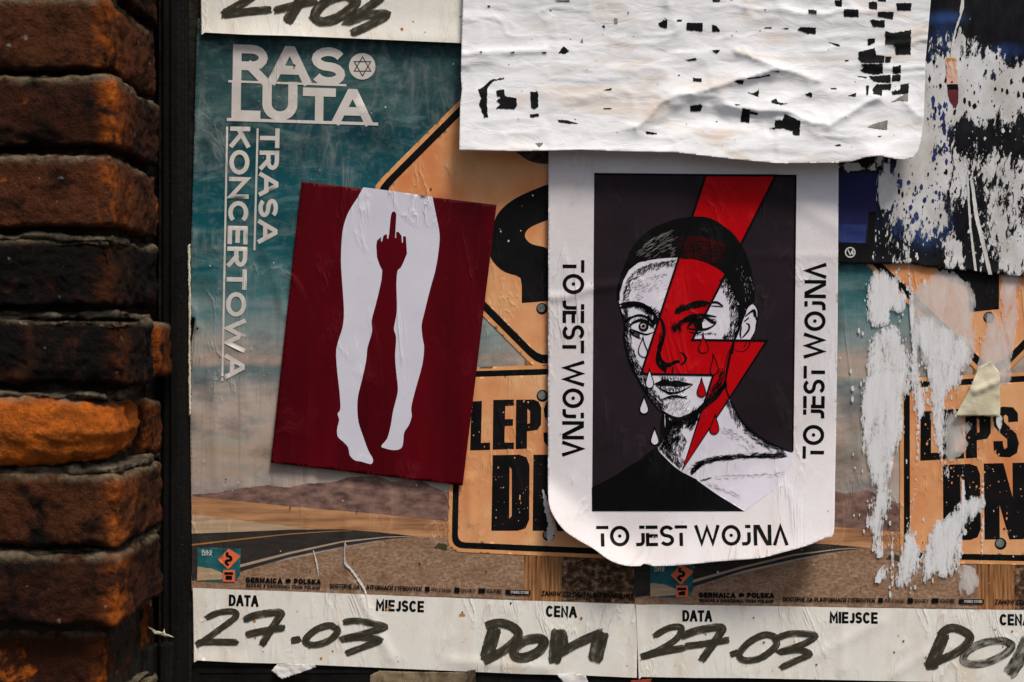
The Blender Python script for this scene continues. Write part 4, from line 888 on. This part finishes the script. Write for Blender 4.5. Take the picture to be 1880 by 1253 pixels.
# left brow and eye
K += line(a1, [(135, 700), (250, 685), (370, 690), (480, 720), (570, 790), (650, 850)], 9) + line(a1, [(140, 750), (240, 720), (380, 715)], 6) + line(a1, [(420, 700), (560, 760), (620, 830)], 8)
K += hatch(a1([(520, 790), (700, 870)]), -7, 46, -1.05, 11, 1.2, .3) + hatch(a1([(150, 700), (480, 730)]), -4, 40, -.35, 8, 1.2, .3)
K += line(a1, [(200, 960), (300, 890), (420, 855), (520, 880), (600, 940), (640, 1000)], 4.6) + line(a1, [(640, 840), (660, 920), (640, 980)], 9)
K += line(a1, [(270, 1030), (330, 965), (420, 930), (510, 940), (570, 985), (640, 1050)], 5.4) + hatch(a1([(280, 1000), (420, 915), (560, 960)]), -5, 34, -1.4, 5, 1.0, .3)
K += line(a1, [(280, 1050), (350, 1075), (440, 1110), (530, 1130), (625, 1095)], 3.6) + line(a1, [(285, 1060), (310, 1120), (400, 1175), (450, 1190)], 2.6) + hatch(a1([(300, 1080), (440, 1130)]), 6, 60, 1.2, 5, .9, .4)
K += hatch(a1([(215, 760), (200, 860), (230, 960), (215, 1100)]), -6, 80, 1.0, 7, 1.1, .4)
K += hatch(a1([(180, 720), (420, 720), (640, 840)]), 5, 60, -.6, 9, 1.1, .3) + hatch(a1([(560, 860), (650, 1000)]), 6, 50, -1.2, 10, 1.0, .3) + hatch(a1([(220, 930), (300, 860)]), 6, 30, -.8, 8, .9, .3)
ey = [disc(*a1([(483, 1015)])[0], 9.4, 18)]
# right brow and eye (over the bolt)
K += line(a2, [(0, 600), (100, 545), (200, 490), (330, 455), (460, 470)], 9) + line(a2, [(20, 570), (150, 520), (320, 470)], 7) + line(a2, [(440, 465), (530, 455), (615, 508)], 4) + line(a2, [(450, 500), (540, 505), (610, 515)], 2)
K += hatch(a2([(10, 590), (120, 520)]), -6, 30, -1.0, 12, 1.1, .3)
K += line(a2, [(40, 720), (150, 650), (260, 620), (380, 620), (530, 640)], 6) + line(a2, [(60, 700), (160, 680), (260, 650)], 7) + line(a2, [(360, 640), (420, 670), (480, 710), (525, 725)], 6) + line(a2, [(150, 790), (200, 720), (300, 670), (380, 660)], 6)
K += line(a2, [(150, 790), (230, 800), (320, 805), (420, 790), (520, 730)], 4.6) + line(a2, [(170, 830), (260, 850), (340, 830)], 3) + line(a2, [(310, 690), (330, 800)], 8) + hatch(a2([(60, 740), (60, 830)]), 14, 50, 1.1, 12, 1.1, .5) + hatch(a2([(280, 850), (520, 840)]), 5, 26, -.3, 6, .8, .5)
K += hatch(a2([(20, 560), (200, 490), (440, 470)]), 6, 70, -.35, 10, 1.2, .25) + hatch(a2([(40, 700), (180, 660), (360, 640)]), 7, 70, -.5, 9, 1.1, .3) + hatch(a2([(380, 640), (520, 720)]), -5, 26, -.9, 6, .9, .3)
ey.append(disc(*a2([(290, 735)])[0], 8.2, 16))
# nose, philtrum, mouth, chin
K += line(a1, [(700, 860), (750, 950), (775, 1060), (770, 1180), (745, 1300)], 6.5) + line(a3, [(770, 60), (760, 200), (715, 320), (690, 430), (690, 520), (740, 600), (800, 650)], 7)
K += line(a3, [(720, 380), (730, 470), (790, 540), (860, 550), (930, 510), (1000, 490)], 8) + line(a3, [(740, 500), (780, 570), (800, 640)], 9) + line(a3, [(900, 530), (960, 505), (1010, 510)], 6) + line(a3, [(1000, 545), (1060, 525), (1090, 460), (1060, 400), (1010, 365)], 4.4) + line(a3, [(790, 590), (795, 665)], 3.4, False) + line(a3, [(905, 580), (902, 665)], 3.2, False)
K += hatch(a3([(760, 80), (730, 330), (700, 500)]), 6, 60, 1.7, 14, 1.0, .25)
lip = a3([(630, 822), (700, 790), (760, 755), (830, 770), (880, 785), (940, 770), (1050, 795), (1200, 826), (1080, 858), (950, 868), (850, 852), (740, 858), (690, 850)])
K += line(a3, [(650, 835), (740, 905), (840, 948), (950, 952), (1060, 912), (1200, 828)], 3.4) + line(a3, [(750, 900), (850, 960), (930, 955)], 4) + hatch(a3([(720, 860), (900, 880), (1080, 860)]), 10, 70, 1.5, 6, .9, .3) + hatch(a3([(720, 760), (900, 760), (1100, 790)]), -6, 50, 1.3, 5, .9, .4)
K += line(a3, [(750, 1045), (850, 1010), (950, 998), (1040, 1018), (1110, 998)], 4) + hatch(a3([(740, 1040), (950, 1000), (1100, 1010)]), 4, 40, .2, 7, .9, .3)
# pen shading
K += hatch(a1([(190, 640), (210, 480), (270, 320), (400, 200), (560, 130), (800, 90), (940, 60)]), 11, 190, -.9, 9, .9, .35)
K += hatch(a3([(215, 0), (240, 300), (330, 560), (420, 720)]), -11, 170, 1.15, 10, 1.0, .3) + hatch(a3([(430, 750), (520, 930), (640, 1100), (760, 1230)]), -14, 200, .95, 8, 1.0, .35)
K += hatch(a2([(650, 130), (760, 350), (810, 520), (820, 760), (760, 900)]), 16, 330, 1.85, 9, .95, .25) + hatch(a2([(620, 910), (740, 920)]), -6, 40, -.9, 8, .9, .3)
K += hatch(a5([(880, 200), (860, 330), (800, 480)]), -26, 340, -.95, 9, 1.15, .3) + hatch(a5([(900, 190), (1050, 190), (1190, 120)]), 14, 200, -.9, 9, 1.1, .3) + hatch(a5([(780, 500), (900, 620), (1010, 720)]), -16, 200, 1.2, 7, .9, .3) + hatch(a5([(1000, 300), (1080, 420), (1000, 600)]), 26, 130, 1.3, 6, .8, .3)
K += hatch(a4([(300, 900), (200, 1000), (0, 1090)]), -9, 110, -.75, 9, 1.0, .3) + hatch(a4([(240, 1010), (150, 1253)]), 14, 110, 2.2, 10, 1.0, .3) + hatch(a4([(530, 500), (500, 700), (330, 880)]), 9, 80, 2.1, 14, 1.0, .2)
K += hatch(a4([(640, 870), (720, 1040), (800, 1190)]), 12, 120, 1.2, 9, .75, .3) + hatch(a6([(760, 260), (900, 380), (1060, 470), (1200, 530)]), 9, 130, .45, 9, .9, .3)
K += hatch(a6([(200, 740), (260, 690), (400, 640), (700, 600), (1200, 595)]), -7, 300, -.12, 14, 1.0, .25) + hatch(a6([(200, 770), (300, 670)]), -5, 60, -.95, 9, 1.2, .25) + hatch(a6([(280, 850), (380, 820)]), 2, 10, -.2, 12, .9, .2)
sk = hatch(a1([(280, 440), (500, 300), (800, 250)]), 30, 70, -.5, 9, .7, .5) + hatch(a6([(430, 800), (800, 780), (1200, 760)]), 8, 50, -.1, 8, .6, .3) + hatch(a6([(340, 900), (600, 1000), (700, 1060)]), -6, 30, .6, 9, .6, .3) + hatch(a6([(540, 250), (800, 420), (900, 520)]), 16, 60, .3, 8, .6, .5) + hatch(a3([(780, 1150), (950, 1020), (1150, 1100)]), 22, 50, -.9, 12, .6, .3)
por.strokes('soft_shading', sk, M_SGREY, 3.4)['kind'] = 'stuff'
por.strokes('pen_drawing', K, M_INK, 4.4)['kind'] = 'stuff'
for d_ in ey: por.area('iris', [d_], M_INK, 4.6)
c = a1([(478, 1012)])[0]; por.strokes('iris_glint', quads(disc(c[0], c[1], 4.2, 12), 2.4, True), M_SGREY, 5.0); por.area('iris_glint', [disc(c[0] - 3.2, c[1] - 2.6, 1.5, 8)], M_SKIN, 5.2)
por.area('lips', [lip], M_INK, 4.6)
por.strokes('bolt_outline', quads(boltp, 4.2, True), M_INK, 4.9, parent=bo)
por.strokes('panel_outline', quads([(1091, 319.5), (1461, 323), (1456, 829)], [3.4, 3.4, 2.0]), M_INK, 4.9)
def tear(tip, bot, w, fillm, lean=0.0):
    tx, ty = tip; bx, by = bot; L = by - ty; p = []
    prof = [(0, .02), (.12, .12), (.3, .40), (.5, .74), (.68, .97), (.8, 1.0), (.9, .82), (.97, .45)]
    for t_, k in prof: p.append((tx + (bx - tx) * t_ + w / 2 * k + lean * math.sin(t_ * 3.14), ty + L * t_))
    p.append((bx, by))
    for t_, k in reversed(prof): p.append((tx + (bx - tx) * t_ - w / 2 * k + lean * math.sin(t_ * 3.14), ty + L * t_))
    p = smooth(p, 2)
    if fillm: o = por.area('tear', [p], fillm, 5.2, L=8)
    else: o = None
    ol = por.strokes('tear_outline' if o else 'tear', quads(p, 1.9, True), M_INK, 5.6, parent=o)
for z, a, b, w, m, ln in ((a3, (475, 150), (492, 440), 17, None, -2), (a3, (568, 605), (570, 888), 14.5, M_SKIN, 0), (a3, (490, 1000), (490, 1255), 15.5, M_SKIN, 0), (a5, (726, 270), (730, 462), 14.5, M_SKIN, 0),
                          (a4, (286, 40), (290, 270), 18, M_RED, 0), (a4, (412, 285), (418, 548), 14, M_RED, 2), (a4, (265, 590), (262, 832), 15.5, M_RED, 0), (a6, (438, 125), (424, 346), 16.5, M_RED, 0)):
    tear(z([a])[0], z([b])[0], w, m, ln)
# TO JEST WOJNA, cut lettering: unit height, x positions as set on the sheet
def wojna():
    th = .165; L = []
    def T(x, w=.57): return [[(x, 0), (x + w, 0), (x + w, .155), (x, .155)], [(x + w * .36, .36), (x + w * .36 + th, .36), (x + w * .36 + th, 1), (x + w * .36, 1)]]
    def O(x, w=.92): return quads([(x + w / 2 + (w / 2 - th / 2) * math.cos(a * .2618), .5 + (.5 - th / 2) * math.sin(a * .2618)) for a in range(24)], th, True) + [disc(x + w / 2, .5, .085, 10)]
    def J(x): return [[(x + .16, 0), (x + .41, 0), (x + .41, .155), (x + .16, .155)]] + quads([(x + .33, .36), (x + .33, .74)] + [(x + .17 + .16 * math.cos(a * .26), .74 + .175 * math.sin(a * .26)) for a in range(1, 6)] + [(x, .915)], th)
    def E(x, w=.56): return [[(x, 0), (x + w, 0), (x + w, th), (x, th)], [(x, .36), (x + th, .36), (x + th, 1 - th), (x, 1 - th)], [(x + th, .42), (x + w, .42), (x + w, .42 + th), (x + th, .42 + th)], [(x, 1 - th), (x + w, 1 - th), (x + w, 1), (x, 1)]]
    def S_(x, w=.66): return quads([(x + th / 2 + p[0] * (w - th), th / 2 + p[1] * (1 - th)) for p in SARC], th)
    def W(x, w=1.17): return quads([(x + .06, 0), (x + w * .28, .88), (x + w * .5, .12), (x + w * .72, .88), (x + w - .06, 0)], th)
    def N(x, w=.83): return [[(x, 0), (x + th, 0), (x + th, 1), (x, 1)], [(x + th, 0), (x + th + .12, 0), (x + w - th, .80), (x + w - th, 1), (x + w - th - .08, 1), (x + th, .2)], [(x + w - th, 0), (x + w, 0), (x + w, 1), (x + w - th, 1)]]
    def A(x, w=.73): return quads([(x + .07, 1), (x + w / 2, .1), (x + w - .07, 1)], th)
    return [T(0), O(.63), J(1.85), E(2.31), S_(2.97), T(3.67, .58), W(4.59), O(5.85, .9), J(6.8), N(7.35), A(8.24)]
def wojna_word(O0, U, V):
    qs = [[(O0[0] + U[0] * p[0] + V[0] * p[1], O0[1] + U[1] * p[0] + V[1] * p[1]) for p in q] for let in wojna() for q in let]
    por.strokes('lettering', qs, M_INK, 1.4)
wojna_word((1073, 478), (-.10, 361 / 8.97), (-40, -.3)); wojna_word((1473.5, 842.5), (.48, -360 / 8.97), (39.5, .4)); wojna_word((1094.5, 966), (352.5 / 8.97, -.28), (1.0, 38))
flecks(por, 'dark_fleck', (1015, 285, 1530, 960), 60, M_FLECKB, 6.2, 15, .5, 1.6, .7)

# ------------------------------------------------------------------ crumpled white sheet with remains of black print
def h_white(x, y):
    u = np.clip(y / 285, -.5, 1.1)
    z = .0175 + .019 * np.clip(u, 0, 2) ** 2 + .0024 * fbm(x / 170, y / 34, 81, 3) + .0022 * fbm(x / 90 + y / 150, y / 60, 83, 3) + .002 * fbm(x / 300, y / 120, 85, 2)
    wx = x + 26 * fbm(x / 60, y / 60, 87, 3); wy = y + 22 * fbm(x / 50, y / 40, 88, 3)
    cr = lambda sx, sy, sd: np.maximum(0, 1 - np.abs(2 * vnoise(wx / sx, wy / sy, sd) - 1) * 2.2)
    z = z + (.0016 * cr(190, 50, 91) + .0009 * cr(80, 26, 93) + .0008 * cr(70, 70, 95)) * (.25 + 1.1 * vnoise(x / 140, y / 90, 97))
    x0_, y0_ = x, y; x = x + 16 * fbm(x / 40, y / 40, 89, 3); y = y + 16 * fbm(x / 40, y / 40, 90, 3)
    fold = lambda pts, w: np.exp(-seg_dist(x, y, pts) / w)
    z = z + .0075 * fold([(1168, 236), (1215, 185), (1300, 165), (1420, 128)], 15) - .004 * ridge(x, y, [(1240, 215), (1400, 220)], 26) + .005 * fold([(1350, 92), (1430, 125), (1500, 150)], 12)
    z = z + .006 * fold([(1330, 192), (1440, 205), (1520, 228), (1610, 182)], 13) + .002 * ridge(x, y, [(848, 97), (1000, 96)], 6) + .003 * fold([(1655, 178), (1690, 214)], 12)
    x, y = x0_, y0_; z = z + .005 * ridge(x, y, [(1600, 285), (1640, 292)], 22) + .003 * np.clip((x - 1670) / 40, 0, 1) ** 2
    return np.maximum(z, .0135)
t = NT('crumpled_white_paper'); a = t.noise(t.uv(.7, 2.2), 6, 5, .55, 1.0); base = t.mix(C(224, 225, 228), C(190, 164, 134), t.math('MULTIPLY', t.ramp(a, [(.54, 0), (.70, 1)]), .6))
b = t.noise(t.uv(), 34, 5, .6); base = t.mix(base, C(190, 192, 196), t.math('MULTIPLY', t.ramp(b, [(.5, 0), (.8, 1)]), .35)); t.color(base, .6)
t.bump(t.math('ADD', t.math('MULTIPLY', t.noise(t.uv(.8, 1.9), 22, 4, .55, .9), 1.0), t.math('MULTIPLY', t.noise(t.uv(), 260, 3), .05)), .0020, .6); M_WHITE = t.m
wp = Sheet('white_sheet', 'crumpled white sheet with scraps of black print, hanging loose over the portrait', 'poster',
  [(852, -110), (850, 0), (848, 60), (846, 140), (848, 165), (845, 190), (843, 276), (961, 277.7), (1068, 275), (1130, 278), (1172, 279), (1243, 280.5), (1350, 293), (1426, 300), (1541, 298.8), (1564, 297), (1590, 288.7), (1616, 286.4), (1641, 291.6), (1659, 293.6), (1676, 290), (1684.7, 281), (1690, 262), (1696, 224), (1699, 115), (1704, 60), (1709, 0), (1714, -110)], h_white, M_WHITE, 4)
W1 = tz(820, 0, 3.547); W2 = tz(1340, 0, 3.481)
fr = [W1(p) for p in (
  [(205, 585), (235, 570), (290, 520), (375, 505), (375, 516), (300, 530), (268, 575), (265, 700), (270, 765), (245, 768), (235, 730), (210, 680), (225, 640)],
  [(325, 590), (375, 582), (380, 625), (455, 640), (460, 690), (440, 712), (375, 710), (325, 705), (350, 680), (325, 660), (355, 635), (325, 620)],
  [(545, 598), (597, 598), (597, 700), (570, 712), (550, 700)], [(545, 745), (600, 740), (600, 762), (545, 768)], [(725, 780), (790, 785), (862, 806), (800, 806), (730, 796)],
  [(728, 348), (762, 302), (797, 330), (780, 350)], [(1378, 150), (1437, 126), (1437, 186), (1390, 175)], [(1500, 128), (1532, 128), (1532, 140), (1500, 140)], [(1568, 148), (1668, 150), (1668, 205), (1562, 198)],
  [(1730, 155), (1760, 170), (1784, 205), (1730, 208)], [(1728, 328), (1780, 326), (1762, 352)], [(1550, 392), (1620, 378), (1632, 392), (1580, 398)], [(1588, 690), (1650, 682), (1668, 690), (1655, 725), (1588, 728)],
  [(1298, 855), (1370, 868), (1368, 876), (1300, 872)], [(1022, 705), (1074, 705), (1074, 712), (1022, 712)], [(1022, 588), (1075, 574), (1075, 588)], [(1605, 508), (1662, 512), (1662, 534), (1605, 530)],
  [(620, 340), (650, 340), (648, 350), (622, 350)], [(668, 62), (688, 66), (678, 74)], [(266, 36), (284, 36), (280, 48), (268, 46)], [(1010, 172), (1030, 162), (1030, 186)], [(700, 4), (800, 2), (800, 12), (720, 10)], [(1730, -4), (1782, 0), (1780, 12), (1735, 12)], [(405, 342), (445, 336), (440, 346)], [(210, 336), (234, 336), (228, 344)], [(1180, 78), (1188, 80), (1178, 98)], [(1104, 860), (1112, 860), (1118, 868)])]
fr += [W2(p) for p in (
  [(504, 62), (556, 66), (556, 90), (504, 86)], [(432, 190), (465, 172), (550, 178), (550, 220), (480, 210)], [(670, 0), (718, 0), (715, 45), (680, 40)], [(732, 58), (822, 62), (826, 110), (760, 108), (730, 104)],
  [(888, 14), (942, 14), (942, 62), (895, 58)], [(1066, 20), (1165, 20), (1158, 68), (1070, 66)], [(945, 74), (1050, 78), (1044, 124), (950, 108)], [(895, 126), (992, 130), (992, 176), (920, 172)],
  [(995, 198), (1040, 212), (1160, 192), (1158, 350), (1060, 350), (1058, 300), (1040, 284), (994, 288)], [(882, 248), (930, 246), (928, 270), (900, 290), (884, 290)],
  [(822, 335), (880, 318), (930, 308), (935, 352), (990, 358), (985, 400), (900, 404), (840, 398), (824, 380)], [(995, 362), (1035, 362), (1028, 398), (992, 402)],
  [(840, 410), (980, 408), (980, 470), (930, 478), (860, 466), (835, 448), (858, 432)], [(1042, 425), (1096, 420), (1094, 470), (1044, 474)], [(1040, 480), (1094, 476), (1092, 520), (1036, 520)], [(890, 486), (1030, 480), (1030, 530), (945, 526), (905, 510)], [(812, 486), (880, 492), (870, 500)],
  [(940, 540), (1032, 536), (1030, 574), (976, 574), (974, 610), (920, 602), (912, 570)], [(872, 546), (890, 548), (884, 606), (872, 608)],
  [(1094, 540), (1146, 534), (1142, 600), (1040, 606), (1036, 585), (1090, 575)], [(630, 268), (700, 285), (708, 298), (690, 296)], [(734, 384), (760, 384), (758, 392), (736, 392)], [(645, 562), (686, 566), (680, 572), (648, 570)], [(755, 612), (808, 594), (808, 618)],
  [(482, 600), (510, 592), (530, 598), (528, 624), (500, 614)], [(264, 645), (300, 632), (310, 655), (372, 662), (330, 670), (275, 660)], [(80, 692), (130, 700), (125, 788), (95, 780), (70, 784)], [(130, 710), (182, 725), (178, 738), (132, 730)],
  [(290, 770), (340, 765), (352, 728), (400, 750), (452, 775), (448, 866), (406, 864), (404, 840), (340, 820), (250, 826), (290, 812)], [(110, 500), (180, 492), (255, 478), (262, 486), (190, 500), (120, 508)], [(26, 522), (60, 512), (90, 516), (86, 538), (60, 540), (40, 528)], [(668, 930), (700, 922), (718, 930), (690, 936)], [(110, 590), (150, 596), (186, 576), (186, 620), (150, 606)], [(940, 870), (975, 868), (960, 876)], [(220, 60), (232, 60), (226, 70)], [(220, 176), (270, 174), (268, 182), (222, 182)], [(330, 182), (380, 178), (370, 188)], [(268, 460), (318, 454), (316, 466)], [(945, -5), (1000, -5), (1000, 10), (950, 8)], [(0, -4), (30, -2), (10, 4)], [(32, 664), (75, 672), (40, 674)])]
bl_ = []
for k, p in enumerate(fr):
    a = np.array(p); sz = min(np.ptp(a[:, 0]), np.ptp(a[:, 1])); bl_.append(fill([ragged(p, min(1.5, .10 * sz + .15), 1.5, 300 + k)], 5, 'odd'))
for q_ in bl_: wp.tris('print_remnant', q_, ink('print_remains', C(12, 12, 12), .55, .3, C(20, 20, 20), 1, 1, 60), 3)
gr = [W2([(880, 812), (930, 790), (1010, 768), (1006, 830), (950, 825)]), W1([(578, 932), (628, 932), (602, 962)]), W1([(868, 275), (884, 250), (890, 282)]), W1([(1090, 120), (1112, 120), (1114, 155), (1092, 160)]), W2([(1030, 655), (1140, 590), (1140, 650), (1090, 640)])]
for k, p in enumerate(gr): wp.tris('print_remnant', fill([ragged(p, .8, 1.6, 400 + k)], 5, 'odd'), ink('grey_remains', C(140, 138, 128), .6, .4, C(96, 94, 88), 1, 1, 50), 3)
flecks(wp, 'dark_fleck', (860, 5, 1690, 270), 90, M_BLACK, 3, 19, .4, 1.8, .8)

# ------------------------------------------------------------------ paper scraps along the frame
def scrap(label, pts, base, amp, mat, seed):
    Sheet('paper_scrap', label, 'paper scrap', ragged(pts, 1.0, 3, seed), lambda x, y: base + amp * fbm(x / 18, y / 14, seed, 3), mat, 4)
ZR = tz(240, 1140, 2.848)
scrap('white torn paper scrap hanging below the 27.03 of the teal poster', ZR([(735, 262), (765, 228), (840, 226), (960, 228), (968, 244), (900, 268), (850, 285), (790, 306)]), .0088, .008, M_TORNW, 601)
scrap('thin curled paper shred caught between brick pier and steel post', ZR([(90, 30), (130, 52), (165, 62), (176, 42), (178, 66), (228, 86), (180, 84), (120, 66)]), .034, .008, M_CREAM, 602)
M_OLD = paper_mat('weathered_glued_paper', C(128, 112, 88), C(28, 22, 17), 1.0, .8, 1.5, 1, .42, .6, .0006)
scrap('wide weathered paper remnant glued on the rail under the teal poster', ZR([(1255, 284), (1300, 262), (1500, 268), (1800, 272), (1806, 330), (1250, 330)]), .0082, .003, M_OLD, 603)
scrap('small brown paper remnant on the rail below the word DOM', [(858, 1232), (874, 1230), (872, 1262), (858, 1262)], .0082, .002, M_OLD, 604)
scrap('white paper corner peeling on the rail below the word DOM', [(1022, 1238), (1050, 1236), (1075, 1241), (1084, 1262), (1040, 1262)], .0086, .004, M_TORNW, 605)
scrap('red paper remnant on the rail below the seam of the two concert posters', [(1158, 1250), (1196, 1247), (1194, 1264), (1160, 1264)], .0082, .002, ink('faded_red_paper', C(150, 62, 40), .7, .4, C(60, 30, 22), 1, 1, 40), 606)
scrap('thin pale paper edge stuck along the steel post beside the teal poster', [(344.5, 452), (349, 448), (350.5, 560), (349.5, 640), (351, 760), (347, 764), (346, 640), (346.5, 540)], .0115, .001, M_CREAM, 607)
